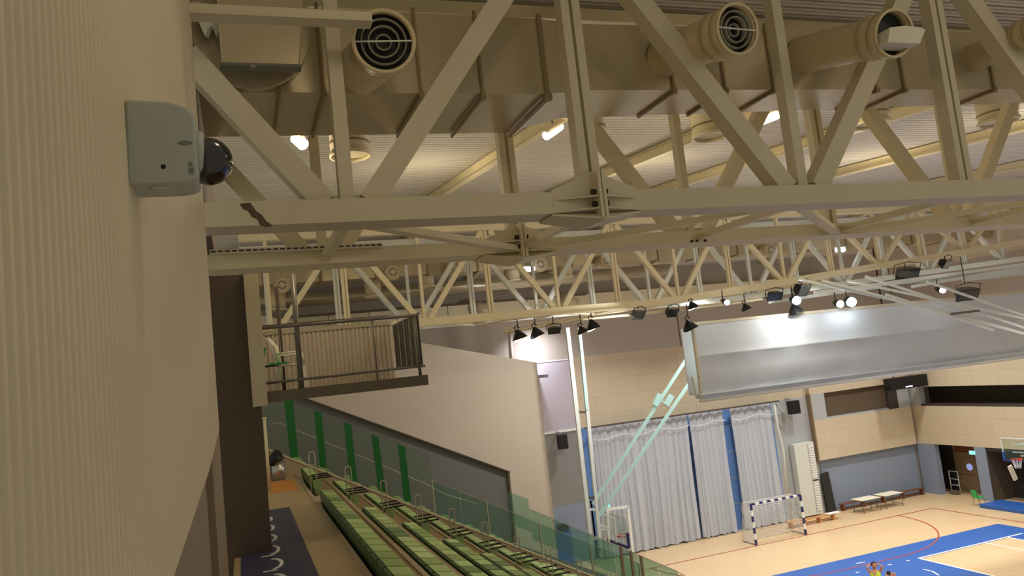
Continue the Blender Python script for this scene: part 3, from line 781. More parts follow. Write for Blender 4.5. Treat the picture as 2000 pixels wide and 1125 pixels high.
# sloping parapet
pz = lambda x: 8.52-.555*(x-.418)
m = MB(); Yp = 25.4
m.prism([(-.3,Yp,WZ-.3),(1.3,Yp,WZ-.3),(12.6,Yp,pz(12.6)-.9),(12.6,Yp,pz(12.6)),(-.3,Yp,pz(-.3))],(0,.1,0),'parapet')
m.prism([(-.3,Yp-.03,pz(-.3)-.04),(12.6,Yp-.03,pz(12.6)-.04),(12.6,Yp-.03,pz(12.6)+.01),(-.3,Yp-.03,pz(-.3)+.01)],(0,.16,0),'steel_warm')
tag(m.build('aisle_parapet'), 'low sloping beige parapet wall at the far side of the aisle', 'parapet')
# tall glass screen with five green strips
t = thing('glass_screen', (.5,22.55,8), 'tall sloping glass screen with five dark green vertical strips', 'glass screen')
gt = lambda x: 9.82-.525*(x-1.31)
m = MB(); m.prism([(-.3,Yp+.05,pz(-.3)),(5.59,Yp+.05,pz(5.59)),(5.59,Yp+.05,gt(5.59)),(-.3,Yp+.05,gt(-.3))],(0,.012,0),'glass_clear'); m.build('pane', t)
for (a, b, c_, d_) in (((555,783),(572,780),(567,893),(583,893)),((613,802),(628,806),(625,912),(638,915)),((671,824),(686,829),(684,938),(698,942)),((725,848),(739,853),(739,958),(753,962)),((777,868),(791,872),(789,978),(803,980))):
    m = MB(); q = [PY(p[0],p[1],Yp+.03) for p in (a,b,d_,c_)]; m.prism(q,(0,.012,0),'strip_green'); m.build('green_strip', t)
# handrail behind the screen
m = MB(); pts = [PY(px,py,27) for px,py in ((530,829),(545,826),(640,866),(727,901),(830,945),(870,966),(935,985))]
m.tube(pts,.022,'rail',8); 
tag(m.build('sloping_handrail'), 'thin pale handrail sloping down behind the green-striped glass', 'handrail')
# lower glass balustrade along the parapet
t = thing('glass_balustrade', (8,22.55,5), 'greenish glass balustrade on the sloping parapet', 'balustrade')
xs = [5.59+.88*i for i in range(9)]
for a, b in zip(xs, xs[1:]):
    m = MB(); m.prism([(a+.02,Yp+.05,pz(a)+.02),(b-.02,Yp+.05,pz(b)+.02),(b-.02,Yp+.05,pz(b)+1.08),(a+.02,Yp+.05,pz(a)+1.08)],(0,.015,0),'glass_green'); m.build('pane', t)
for a in xs[::2]:
    m = MB(); m.box((a-.02,Yp+.03,pz(a)-.05),(a+.02,Yp+.1,pz(a)+1.1),'rail'); m.build('post', t)
m = MB(); m.bar((xs[0],Yp+.06,pz(xs[0])+1.08),(xs[-1],Yp+.06,pz(xs[-1])+1.08),.03,.015,'rail'); m.build('top_rail', t)
t = thing('glass_balustrade', (11,26,4), 'farther glass balustrade stepping down towards the court', 'balustrade')
g2 = lambda x: 4.93-.572*(x-9.52)
xs = [9.52+.82*i for i in range(8)]
for a, b in zip(xs, xs[1:]):
    m = MB(); m.prism([(a+.015,27.5,g2(a)-1.1),(b-.015,27.5,g2(b)-1.1),(b-.015,27.5,g2(b)),(a+.015,27.5,g2(a))],(0,.015,0),'glass_green'); m.build('pane', t)
m = MB(); m.prism([(8.74,27.5,4.5),(9.52,27.5,4.1),(9.52,27.5,5.28),(8.74,27.5,5.67)],(0,.015,0),'glass_green'); m.build('pane', t)
m = MB(); m.bar((9.52,27.5,g2(9.52)),(xs[-1],27.5,g2(xs[-1])),.03,.02,'rail'); m.build('top_rail', t)
m = MB(); m.prism([(8.8,27.47,g2(9.52)-1.7),(xs[-1],27.47,max(.4,g2(xs[-1])-1.7)),(xs[-1],27.47,g2(xs[-1])-1.1),(8.8,27.47,g2(9.52)-1.1)],(0,.1,0),'grey_wall'); m.build('curb_wall', t)
t = thing('glass_balustrade', (13,24,1), 'glass barrier with brown posts at the foot of the stand', 'balustrade')
for px, py in ((1211,1068),(1231,1076),(1251,1086)):
    p = PY(px,py,24.0); m = MB(); m.box((p.x-.03,23.97,p.z-1.6),(p.x+.05,24.03,p.z),'door_brown'); m.build('post', t)
a = PY(1150,1042,24.0); b = PY(1337,1123,24.0)
m = MB(); m.prism([a, b, b-V((0,0,1.5)), a-V((0,0,1.5))],(0,.012,0),'glass_clear'); m.build('pane', t)
m = MB(); m.bar(a,b,.03,.02,'rail'); m.build('top_rail', t)

# trash bin + bag
t = thing('trash_bin', (.82,24.4,WZ), 'shiny steel litter bin on the walkway', 'trash bin')
m = MB(); m.tube([(.82,24.4,WZ),(.82,24.4,WZ+.52)],.2,'steel_bin',24); m.build('body', t)
m = MB(); m.ring((.82,24.4,WZ+.5),(0,0,1),.19,.215,.03,'steel_bin',24); m.build('rim', t)
m = MB(); m.tube([(.82,24.4,WZ+.53),(.8,24.4,WZ+.58),(.8,24.4,WZ+.7),(.83,24.4,WZ+.84),(.84,24.4,WZ+.87)],[.24,.26,.2,.1,.03],'bag',14)
tag(m.build('bin_bag'), 'black bin bag bulging out of the steel litter bin', 'bin bag')
m = MB()
for i in range(3): m.box((.25,24.6,WZ+i*.3),(.5,25.2,WZ+.06+i*.3),'wood_red')
m.box((.25,24.6,WZ),(.28,25.2,WZ+.9),'black'); m.box((.47,24.6,WZ),(.5,25.2,WZ+.9),'black')
tag(m.build('shelf_rack'), 'small dark shelf rack left of the litter bin', 'rack')
m = MB(); p = PY(516,815,22); m.tube([(p.x,22.0,WZ),(p.x,22.0,p.z)],.04,'steel_warm',10); m.ring((p.x,22.0,p.z-.05),(0,0,1),.03,.06,.05,'steel_warm',10)
tag(m.build('steel_post'), 'short cream steel post on the walkway beside the brown pier', 'post')

# ------------------------------------------------------------------ FLOODLIGHTS
def flood(px, py, kind, label, Y=25.2, s=1.0, face=None, yaw=0, lit=False):
    s *= .82; c_ = PY(px,py,Y); t = thing('floodlight', c_, label, 'floodlight'); x, y, z = c_
    if kind == 'bell':
        m = MB(); m.tube([(x-.05,y,z+.24*s),(x-.03,y,z+.16*s),(x,y,z+.04*s),(x+.05*s,y,z-.14*s)],[.06*s,.12*s,.22*s,.34*s],'black_gloss',18,cap=False); m.tube([(x-.05,y,z+.24*s),(x-.05,y,z+.25*s)],.06*s,'black',12); m.build('shade', t)
        m = MB(); m.tube([(x+.045*s,y,z-.12*s),(x+.05*s,y,z-.13*s)],.3*s,'lamp_cool_soft' if lit else 'lens_dark',18); m.build('lamp_face', t)
        m = MB(); m.tube([(x-.1,y,z+.24*s),(x-.14,y,z+.34*s),(x-.02,y,z+.42*s),(x+.05,y,z+.3*s)],.02,'black',6); m.build('yoke', t)
    else:
        w, h, d = .34*s, .2*s, .2*s
        fw = V((math.sin(yaw)*.8, -math.cos(yaw)*.8, -.6 if face is None else face)).normalized(); sd = fw.cross(V((0,0,1))).normalized(); up = sd.cross(fw)
        def q(a, b, c2): return c_+sd*a+up*b+fw*c2
        m = MB(); m.hexa([q(-w*.6,-h*.6,-d),q(w*.6,-h*.6,-d),q(w*.6,h*.6,-d),q(-w*.6,h*.6,-d),q(-w,-h,d*.4),q(w,-h,d*.4),q(w,h,d*.4),q(-w,h,d*.4)],'black_gloss')
        for i in range(4): m.hexa([q(-w*.5,-h*.5+i*h*.3,-d*1.25),q(w*.5,-h*.5+i*h*.3,-d*1.25),q(w*.5,-h*.5+i*h*.3+.015,-d*1.25),q(-w*.5,-h*.5+i*h*.3+.015,-d*1.25),q(-w*.6,-h*.5+i*h*.3,-d),q(w*.6,-h*.5+i*h*.3,-d),q(w*.6,-h*.5+i*h*.3+.015,-d),q(-w*.6,-h*.5+i*h*.3+.015,-d)],'black')
        m.build('housing', t, bevel=.015)
        m = MB(); m.hexa([q(-w*.86,-h*.82,d*.4),q(w*.86,-h*.82,d*.4),q(w*.86,h*.82,d*.4),q(-w*.86,h*.82,d*.4),q(-w*.86,-h*.82,d*.43),q(w*.86,-h*.82,d*.43),q(w*.86,h*.82,d*.43),q(-w*.86,h*.82,d*.43)],'lamp_cool_soft' if lit else 'lens_dark'); m.build('lamp_face', t)
        m = MB(); m.tube([q(-w*1.1,0,0),q(-w*1.12,h*1.5,-.05),q(0,h*1.9,-.05),q(w*1.12,h*1.5,-.05),q(w*1.1,0,0)],.018,'black',6); m.build('yoke', t)
    zc = arch(x)
    if zc > z: m = MB(); m.tube([(x,y,z+.3*s),(x,y,zc-.1)],.02,'bolt',6); m.build('hanger', t)
    return t
FL = [(1013,655,'bell','leftmost black bell floodlight by the thin white post',1,True),(1047,650,'bell','black bell floodlight second from the left',1,False),(1082,645,'box','small tangled black floodlight third from the left',.8,False),
 (1157,635,'bell','black bell floodlight hanging right of the white mast',1.05,True),(1136,645,'bell','low black bell floodlight beside the white mast',.75,False),
 (1247,615,'box','black square floodlight left of its darker twin',1.05,False),(1313,610,'box','black square floodlight with a greenish front',1.05,False),
 (1352,597,'bell','small black floodlight above the left end of the white screen',.8,True),(1456,600,'bell','flat black floodlight right of the bright small one',.75,False),
 (1512,578,'box','flat dark floodlight hanging above the screen',1.1,False),(1567,566,'box','large black floodlight with a brownish front above the bright lamp',1.5,False),
 (1552,604,'bell','black conical floodlight just above the screen edge',1.1,False),(1346,636,'bell','black conical floodlight at the left corner of the screen',1.1,False),
 (1770,535,'box','largest black floodlight with open bracket above the crossing pipes',1.8,False),(1847,515,'box','black square floodlight up right of the largest one',1.3,False),
 (1888,574,'box','big black floodlight behind the bright lamp at the right',1.7,False)]
for px, py, kd, lb, s, lit in FL:
    flood(px, py, kd, lb, Y=24.5 if px == 1888 else 25.2, s=s, lit=lit, yaw=(.4 if px%2 else -.3))
def bright(px, py, r, label, Y=24.6):
    c_ = PY(px,py,Y); t = thing('floodlight', c_, label, 'floodlight')
    m = MB(); m.tube([c_+V((0,.3,.12)),c_+V((0,.12,.05)),c_],[r*.5,r*1.05,r*1.15],'black_gloss',18,cap=True); m.build('shade', t)
    m = MB(); m.sphere(c_-V((0,.03,.0)),r*.92,'lamp_cool',18); m.build('bulb', t)
    m = MB(); m.tube([c_+V((0,.2,.15)),c_+V((0,.2,.5))],.02,'black',6); m.build('hanger', t)
bright(1555,587,.17,'blazing white floodlight above the bright patch on the screen')
bright(1419,591,.1,'small blazing white floodlight left of the screen patch lamp')
bright(1640,594,.15,'left one of the paired blazing white floodlights over the screen edge',Y=25.0)
bright(1662,590,.2,'right one of the paired blazing white floodlights over the screen edge',Y=25.0)
bright(1840,567,.13,'blazing white floodlight on the pipes at right')
# lighting bar with cables
m = MB(); pts = [PY(px,py,25.45) for px,py in ((985,648),(1030,642),(1080,632),(1120,625),(1260,612),(1330,604),(1420,594),(1500,582))]
m.tube(pts,.05,'steel_warm',8); m.tube([p+V((0,-.1,.1+.06*math.sin(i*2))) for i,p in enumerate(pts)],.02,'steel_warm',6)
tag(m.build('lighting_bar'), 'cream lighting bar with cables carrying the left floodlights', 'pipe')
m = MB(); a = PY(997,648,37.7); b = PY(1001,705,37.7); m.tube([a,b],.06,'steel_white',8); tag(m.build('white_post'), 'thin white post against the lilac wall top', 'post')

# ------------------------------------------------------------------ WHITE FABRIC SCREEN (raised divider)
t = thing('divider_screen', (16,25,8.2), 'long raised white fabric divider hanging in a box above the court', 'divider screen')
sy = 25.4
TL = PY(1352,634,sy); BL = PY(1366,752,sy)
x0s, x1s = TL.x, 38.0
zt, zm, zmm, zbm = TL.z, 9.75, 8.72, 8.15
m = MB()
nx, k = 90, m.mi('screen')
prof = [(0,zt),(0,zt-.5),(0,10.0),(.0,9.6),(.0,9.25),(-.06,8.85),(.02,8.55),(.25,8.33),(.6,8.28)]
prof = [(0.0,zt),(.01,zt-.9),(.0,9.78),(-.02,9.74),(.02,9.7),(.06,9.15),(.12,8.65),(.2,8.52),(.24,8.4),(.3,8.22),(.34,8.06)]
grid = []
for i in range(nx+1):
    x = x0s+.08+(x1s-x0s-.08)*i/nx; col = []
    for j, (dy, z) in enumerate(prof):
        wv = .012*math.sin(x*3.1+j)*(j > 3)+.01*math.sin(x*7.3)*(j > 4)
        col.append(m.bm.verts.new((x, sy-.0-dy*-1+wv, z)))
    grid.append(col)
for a, b in zip(grid, grid[1:]):
    for j in range(len(prof)-1):
        f = m.bm.faces.new([a[j],a[j+1],b[j+1],b[j]]); f.material_index = k; f.smooth = True
m.build('fabric', t)
m = MB(); m.box((x0s,sy-.03,zt-.02),(x1s,sy+.12,zt+.08),'screen_trim'); m.build('top_rail', t)
m = MB(); m.tube([(x0s+.1,sy+.33,8.08),(x1s,sy+.33,8.08)],.07,'steel_white',12); m.build('bottom_roller', t)
m = MB(); m.hexa([(x0s-.02,sy-.02,9.0),(x0s+.07,sy-.02,9.0),(x0s+.07,sy+.1,9.0),(x0s-.02,sy+.1,9.0),(x0s-.02,sy-.02,zt+.05),(x0s+.07,sy-.02,zt+.05),(x0s+.07,sy+.1,zt+.05),(x0s-.02,sy+.1,zt+.05)],'screen_trim')
m.bar((x0s+.02,sy+.04,9.0),(x0s+.2,sy+.36,8.15),.1,.1,'screen_trim'); m.bar((x0s+.1,sy+.6,9.0),(x0s+.2,sy+.6,8.15),.14,.1,'steel_white'); m.build('end_bracket', t)
m = MB(); m.box((x0s+.02,sy+.1,8.3),(x1s,sy+.9,8.34),'screen'); m.box((x0s+.02,sy+.86,8.3),(x1s,sy+.9,zt-.1),'screen'); m.build('rear_fabric', t)
m = MB(); a = PY(1740,757,36); b = PY(1812,745,36); m.box((a.x,36,a.z-.18),(b.x,36.5,a.z+.5),'black'); m.box((a.x+1.1,35.99,a.z-.1),(a.x+1.6,36,a.z-.06),'lamp_cool_soft'); m.box((a.x+.5,36.2,a.z+.5),(a.x+.56,36.26,14.85),'bolt')
tag(m.build('speaker_cluster'), 'wide black loudspeaker box under the right part of the screen', 'loudspeaker')

# ------------------------------------------------------------------ HOOPS
def hoop_left():
    Y = 28.8
    t = thing('basketball_hoop', PY(1165,1000,Y), 'ceiling-hung basketball hoop on long white masts at the left of the curtain', 'basketball hoop')
    m = MB()
    for (a, b, w) in (((1108,640),(1158,1090),.16),((1131,640),(1175,1088),.14)):
        m.bar(PY(*a,Y), PY(*b,Y), .1, w, 'hoop_white')
    m.bar(PY(1133,660,Y-.1), PY(1146,800,Y-.1),.06,.1,'hoop_mint')
    for py in (972,995,1052,805):
        dxp = (py-640)*.1095
        m.bar(PY(1108+dxp,py,Y), PY(1131+dxp*.96,py,Y),.06,.08,'brown_wall' if py in (972,805) else 'hoop_white')
    m.build('mast', t)
    for (a, b) in (((1348,690),(1158,985)),((1349,745),(1170,1008))):
        m = MB(); m.bar(PY(*a,Y), PY(*b,Y), .08, .12, 'hoop_mint'); m.build('brace_arm', t)
    m = MB(); m.bar(PY(1281,776,Y), PY(1307,792,Y), .06,.06,'hoop_mint'); m.bar(PY(1289,770,Y-.02),PY(1278,792,Y-.02),.12,.22,'hoop_mint'); m.bar(PY(1312,772,Y-.02),PY(1301,792,Y-.02),.12,.22,'hoop_mint'); m.build('sleeve_joint', t)
    m = MB(); a = PY(1153,995,Y); b = PY(1200,1012,Y)
    pts = [PY(1153,994,Y),PY(1199,1011,Y),PY(1204,1060,Y)]
    m.bar(pts[0],pts[1],.04,.05,'hoop_white'); m.bar(pts[1],pts[2],.04,.05,'hoop_white')
    m.bar(PY(1172,1025,Y),PY(1192,1032,Y),.04,.06,'hoop_white'); m.bar(PY(1186,1030,Y),PY(1190,1058,Y),.04,.06,'hoop_white'); m.bar(PY(1172,1034,Y),PY(1194,1034,Y),.04,.04,'hoop_white'); m.build('board_frame', t)
    m = MB(); a = PY(1205,1046,Y); m.prism([(a.x,Y-.95,a.z-.25),(a.x,Y+.85,a.z-.25),(a.x,Y+.85,a.z+.8),(a.x,Y-.95,a.z+.8)],(.02,0,0),'glass_clear'); m.build('backboard', t)
    m = MB(); z0 = a.z-.3
    m.bar((a.x-.03,Y-.95,z0),(a.x-.03,Y+.85,z0),.06,.1,'pad_navy'); m.bar((a.x,Y-.95,z0),(a.x,Y-.95,z0+.55),.06,.1,'pad_navy'); m.build('board_pad', t)
    c_ = V((a.x+.28, Y-.05, 3.05)); 
    m = MB(); m.ring(c_,(0,0,1),.22,.245,.025,'hoop_red',24); m.box((a.x,c_.y-.06,3.03),(a.x+.08,c_.y+.06,3.08),'hoop_red'); m.build('rim', t)
    m = MB()
    for i in range(10):
        a0 = 2*PI*i/10
        m.tube([c_+V((.22*math.cos(a0),.22*math.sin(a0),0)), c_+V((.12*math.cos(a0+.3),.12*math.sin(a0+.3),-.4))],.008,'netting',4)
        m.tube([c_+V((.22*math.cos(a0),.22*math.sin(a0),0)), c_+V((.12*math.cos(a0-.3),.12*math.sin(a0-.3),-.4))],.008,'netting',4)
    m.build('net', t)
hoop_left()
def hoop_right():
    Y = 28.6; X = 35.25
    t = thing('basketball_hoop', (X,Y,3), 'basketball hoop with red rim at the right edge of the view', 'basketball hoop')
    m = MB(); m.prism([(X,Y-.9,2.95),(X,Y+.9,2.95),(X,Y+.9,4.02),(X,Y-.9,4.02)],(.02,0,0),'glass_clear'); m.build('backboard', t)
    m = MB()
    for a, b in (((Y-.9,4.02),(Y+.9,4.02)),((Y-.9,2.95),(Y-.9,4.02)),((Y+.9,2.95),(Y+.9,4.02))): m.bar((X,a[0],a[1]),(X,b[0],b[1]),.05,.05,'hoop_white')
    for zz in (3.35,3.7): m.bar((X+.05,Y-.4,zz),(X+.05,Y+.4,zz),.05,.05,'hoop_white')
    m.build('board_frame', t)
    m = MB(); m.bar((X,Y-.9,2.93),(X,Y+.9,2.93),.07,.1,'pad_navy'); m.bar((X,Y+.9,2.93),(X,Y+.9,3.35),.07,.1,'court_blue'); m.build('board_pad', t)
    c_ = V((X-.3,Y,3.05)); m = MB(); m.ring(c_,(0,0,1),.22,.25,.03,'hoop_red',24); m.box((X-.1,Y-.08,3.0),(X,Y+.08,3.1),'hoop_red'); m.build('rim', t)
    m = MB()
    for i in range(10):
        a0 = 2*PI*i/10
        for s in (-.3,.3): m.tube([c_+V((.22*math.cos(a0),.22*math.sin(a0),0)), c_+V((.12*math.cos(a0+s),.12*math.sin(a0+s),-.4))],.01,'netting',4)
    m.build('net', t)
    m = MB(); m.bar((X+.05,Y,3.7),(RX,Y,3.7),.1,.12,'hoop_white'); m.bar((X+.05,Y,3.2),(RX,Y,2.6),.08,.08,'hoop_white'); m.build('wall_arm', t)
    m = MB(); a = PY(1972,910,31.5); b = PY(1984,937,31.5); m.bar(a,b,.1,.25,'table_top'); tag(m.build('padded_post'), 'short cream padded post behind the right hoop', 'post')
hoop_right()
# folded hoist pipes at right, in front of the screen
t = thing('folded_hoop_frame', PY(1800,560,23), 'folded white pipe frame of a hoisted hoop crossing in front of the screen', 'hoop frame')
for (a, b) in (((1605,548),(2000,652)),((1655,548),(2000,622)),((1690,540),(2000,640)),((1560,545),(1860,612)),((1810,550),(2000,616)),((1860,612),(2030,660)),((1730,575),(1940,645))):
    m = MB(); d = PY(*b,23)-PY(*a,23); m.bar(PY(*a,23+.02*(a[0]%7)), PY(*b,23+.02*(a[0]%7)), .06, .085, 'hoop_white'); m.build('pipe', t)
m = MB(); m.bar(PY(1858,613,22.9), PY(1912,607,22.9), .06,.08,'rail_grey'); m.build('cross_link', t)
t = thing('folded_hoop_frame', PY(1850,540,24.2), 'long white pipes rising to the right behind the floodlights', 'hoop frame')
for (a, b) in (((1590,572),(2010,515)),((1720,556),(2010,528)),((1780,560),(2010,520)),((1500,590),(1720,560)),((1880,547),(2010,533))):
    yq = 24.6+.0013*(a[0]-1500)+.02*(b[1]-515); m = MB(); m.bar(PY(*a,yq), PY(*b,yq), .06, .13, 'hoop_white'); m.build('pipe', t)

# ------------------------------------------------------------------ CURTAINS
def curtain(px0t, px1t, px0b, px1b, label, zt=6.62):
    Yc = 37.35; a = PY(px0t,825,Yc).x; b = PY(px1t,800,Yc).x; c0 = PY(px0b,1060,Yc).x; c1 = PY(px1b,1040,Yc).x
    m = MB(); n = int((b-a)*34); k = m.mi('curtain'); nz = 10; G = []; ph = 0
    for i in range(n+1):
        u = i/n; col = []
        fold = .07*math.sin(u*(b-a)*13+1.6*math.sin(u*(b-a)*2.3))+.05*math.sin(u*(b-a)*29+2*math.sin(u*(b-a)*3.7))
        for j in range(nz+1):
            v = j/nz; x = (a+(b-a)*u)*(1-v)+(c0+(c1-c0)*u)*v+.03*math.sin(v*5+u*9)
            z = zt-.06*abs(math.sin(u*(b-a)*1.1))*(j == 0)-(zt-.06)*v+(.03*math.sin(u*40) if j == nz else 0)
            col.append(m.bm.verts.new((x,Yc+fold*(.55+.6*v),z)))
        G.append(col)
    for A, B in zip(G, G[1:]):
        for j in range(nz): f = m.bm.faces.new([A[j],A[j+1],B[j+1],B[j]]); f.material_index = k; f.smooth = True
    o = m.build('curtain_cloth'); 
    t = thing('curtain', (a,Yc,0), label, 'curtain', 'grey curtains on the far wall'); o.parent = t; o.location = -V((a,Yc,0)); o.name = 'cloth'
    m = MB(); pts = [(a+(b-a)*i/24, Yc-.16, zt-.62-.07*math.sin(i/24*PI*max(2,(b-a)/1.1))) for i in range(25)]
    m.tube(pts,.018,'white_line',5); m.build('hem_cord', t)
curtain(1152,1339,1178,1366,'widest grey curtain hanging behind the left hoop')
curtain(1346,1411,1376,1443,'narrow middle grey curtain between two blue gaps')
curtain(1428,1505,1462,1540,'right grey curtain behind the handball goal')
m = MB(); m.box((16.3,37.1,6.6),(28.3,37.2,6.68),'brown_wall'); tag(m.build('curtain_rail'), 'dark curtain rail above the three grey curtains', 'rail')
# column with padding, wall papers
m = MB(); a = PY(1520,790,37.6); m.box((29.0,37.3,.1),(30.35,37.7,4.1),'pad_white')
for i in range(26): m.box((29.95,37.27,.3+i*.14),(30.3,37.3,.37+i*.14),'white_line')
m.box((29.95,37.26,1.95),(30.3,37.29,2.02),'black'); m.box((29.9,37.28,.2),(29.94,37.3,4.0),'pale_grey')
tag(m.build('wall_padding'), 'whitish padded panel with stacked slats right of the goal', 'wall padding')
m = MB(); m.tube([PY(1512,790,37.2),PY(1518,830,37.2),PY(1530,880,37.2),PY(1538,980,37.2)],.07,'pad_white',8); m.tube([PY(1515,790,37.3),PY(1545,820,37.3)],.05,'pale_grey',8)
tag(m.build('wall_pipe'), 'pale vertical pipe at the right edge of the curtains', 'pipe')
for (px0, py0, px1, py1, Y, lb) in ((1091,850,1111,876,36.9,'black loudspeaker on the grey wall left of the white masts'),(1543,784,1565,807,37.0,'black loudspeaker above the white padded panel')):
    a = PY(px0,py0,Y); b = PY(px1,py1,Y); t = thing('wall_loudspeaker', (a+b)/2, lb, 'loudspeaker')
    m = MB(); m.box((a.x,Y,b.z),(b.x,Y+.35,a.z),'black'); m.build('cabinet', t, bevel=.02)
    m = MB(); m.bar(((a.x+b.x)/2,Y+.35,a.z+.05),((a.x+b.x)/2,Yw-.02,a.z+.1),.1,.06,'pale_grey'); m.build('wall_bracket', t)
m = MB(); a = PY(1085,1055,37.2); b = PY(1112,1036,37.2); m.box((a.x,37.0,0),(b.x,37.7,b.z),'court_blue'); m.box((a.x+.3,37.1,b.z),(b.x-.05,37.6,b.z+.3),'black')
tag(m.build('blue_cabinet'), 'blue cabinet with a black bag on it by the far wall behind the glass', 'cabinet')
# door frame in front of curtain
m = MB()
for a, b in (((1183,995),(1226,990)),((1226,990),(1236,1078)),((1186,996),(1190,1060))):
    m.bar(PY(*a,36.9),PY(*b,36.9),.08,.12,'hoop_white')
tag(m.build('portal_frame'), 'white portal frame standing before the wide curtain behind the left hoop', 'frame')
m = MB(); c_ = PY(1187,988,36.8); m.box((c_.x-.12,36.8,c_.z-.06),(c_.x+.12,36.85,c_.z+.06),'exit_sign'); tag(m.build('exit_light'), 'small mint glowing sign above the white portal frame', 'exit sign')
m = MB(); c_ = PX(1899,884,RX-.02); m.box((RX-.06,c_.y-.17,c_.z-.1),(RX-.01,c_.y+.17,c_.z+.1),'exit_sign'); tag(m.build('exit_light'), 'small glowing cyan sign over the brown door at right', 'exit sign')
m = MB(); c_ = PY(1050,735,36.9); m.box((14.1,36.4,c_.z-.1),(14.35,37.7,c_.z+.05),'grey_wall'); tag(m.build('wall_bracket_box'), 'small grey bracket at the top corner of the beige wall', 'bracket')
m = MB()
for (px, py) in ((1062,868),(1064,887),(1067,925),(1070,945)): p = PX(px,py,11.9); m.box((11.77,p.y-.1,p.z-.08),(11.9,p.y+.1,p.z+.08),'pale_grey')
p = PX(1066,905,11.9); q = PX(1069,945,11.9); m.bar((11.83,p.y,p.z),(11.83,p.y,q.z),.06,.08,'pale_grey')
tag(m.build('conduit'), 'short pale conduit with small fittings on the edge of the beige wall', 'conduit')

# ------------------------------------------------------------------ HANDBALL GOAL
def goal():
    y0 = 34.35; xa, xb = G0x, G1x; H = 2.0
    t = thing('handball_goal', ((xa+xb)/2,y0,0), 'blue and white handball goal with white net in front of the curtain', 'goal')
    def banded(a, b, n, name):
        m = MB(); a = V(a); b = V(b)
        for i in range(n): m.bar(a+(b-a)*i/n, a+(b-a)*(i+1)/n, .09, .09, 'pad_navy' if i%2 == 0 else 'white_line')
        m.build(name, t)
    banded((xa,y0,0),(xa,y0,H),7,'post'); banded((xb,y0,0),(xb,y0,H),7,'post'); banded((xa,y0,H),(xb,y0,H),13,'crossbar')
    m = MB()
    for x in (xa,xb):
        m.tube([(x,y0,H),(x-.0,y0+.7,H-.02),(x,y0+1.1,.03)],.02,'steel_bin',6); m.tube([(x,y0,.03),(x,y0+1.1,.03)],.025,'steel_bin',6)
    m.tube([(xa,y0+1.1,.03),(xb,y0+1.1,.03)],.025,'steel_white',6); m.tube([(xa,y0+.7,H-.02),(xb,y0+.7,H-.02)],.015,'steel_white',6); m.build('back_frame', t)
    m = MB(); r = .011
    def bk(u, v):    # back net: v 0 top..1 bottom
        yy = y0+.7+.4*v; zz = (H-.02)*(1-v)+.03*v; return V((xa+(xb-xa)*u, yy+.1*math.sin(PI*u)*math.sin(PI*v), zz))
    for i in range(25): m.tube([bk(i/24,j/4) for j in range(5)],r,'netting',3,cap=False)
    for j in range(17): m.tube([bk(i/6,j/16) for i in range(7)],r,'netting',3,cap=False)
    for x in (xa,xb):
        for j in range(1,16): z = H*j/16; m.tube([(x,y0,z),(x,y0+.7+.4*(1-j/16),z)],r,'netting',3,cap=False)
        for j in range(1,8): yy = y0+j*.12; m.tube([(x,yy,.03),(x,yy,H)],r,'netting',3,cap=False)
    for i in range(25): x = xa+(xb-xa)*i/24; m.tube([(x,y0,H),(x,y0+.7,H-.02)],r,'netting',3,cap=False)
    m.build('net', t)
goal()
# ------------------------------------------------------------------ BENCHES, TABLES, CHAIRS
def bench(x0, x1, y, w, h, label, mt, legs=3):
    t = thing('gym_bench', ((x0+x1)/2,y,0), label, 'bench')
    m = MB(); m.box((x0,y-w/2,h-.05),(x1,y+w/2,h),mt); m.build('seat_board', t, bevel=.008)
    m = MB(); m.box((x0+.1,y-.03,.08),(x1-.1,y+.03,.16),mt); m.build('floor_rail', t)
    for i in range(legs):
        x = x0+.15+(x1-x0-.3)*i/(legs-1); m = MB(); m.box((x-.05,y-w/2+.02,0),(x+.05,y+w/2-.02,h-.05),'wood_red' if mt == 'wood_red' else 'wood_bench'); m.build('leg', t)
bench(26.9,30.0,36.0,.3,.34,'light wooden gym bench right of the handball goal','wood_bench',4)
bench(31.6,37.8,37.35,.3,.4,'long dark reddish bench along the blue wall','wood_red',5)
m = MB(); m.box((29.5,35.85,.342),(30.3,36.2,.37),'white_line'); tag(m.build('towel'), 'white towel lying on the right end of the light wooden bench', 'towel')
def table(x, y, label):
    t = thing('folding_table', (x,y,0), label, 'table'); L, W, H = 1.35, .85, .74
    m = MB(); m.box((x-L/2,y-W/2,H-.03),(x+L/2,y+W/2,H),'table_top'); m.build('table_top', t, bevel=.006)
    for sx in (-1,1):
        for sy_ in (-1,1): m = MB(); m.tube([(x+sx*(L/2-.08),y+sy_*(W/2-.06),0),(x+sx*(L/2-.08),y+sy_*(W/2-.06),H-.03)],.02,'rail_grey',8); m.build('leg', t)
        m = MB(); m.tube([(x+sx*(L/2-.08),y-W/2+.06,.12),(x+sx*(L/2-.08),y+W/2-.06,.12)],.015,'rail_grey',6); m.build('cross_rail', t)
table(32.45,36.2,'left cream-topped table before the blue wall'); table(34.1,36.25,'right cream-topped table before the blue wall')
m = MB(); a = PY(1598,932,37.5); b = PY(1630,1003,37.5); m.hexa([(30.85,37.5,0),(31.35,37.4,0),(31.35,37.48,0),(30.85,37.58,0),(30.75,37.55,2.2),(31.3,37.55,2.25),(31.3,37.63,2.25),(30.75,37.63,2.2)],'dark_room')
tag(m.build('leaning_board'), 'tall dark board leaning on the wall between padding and tables', 'board')
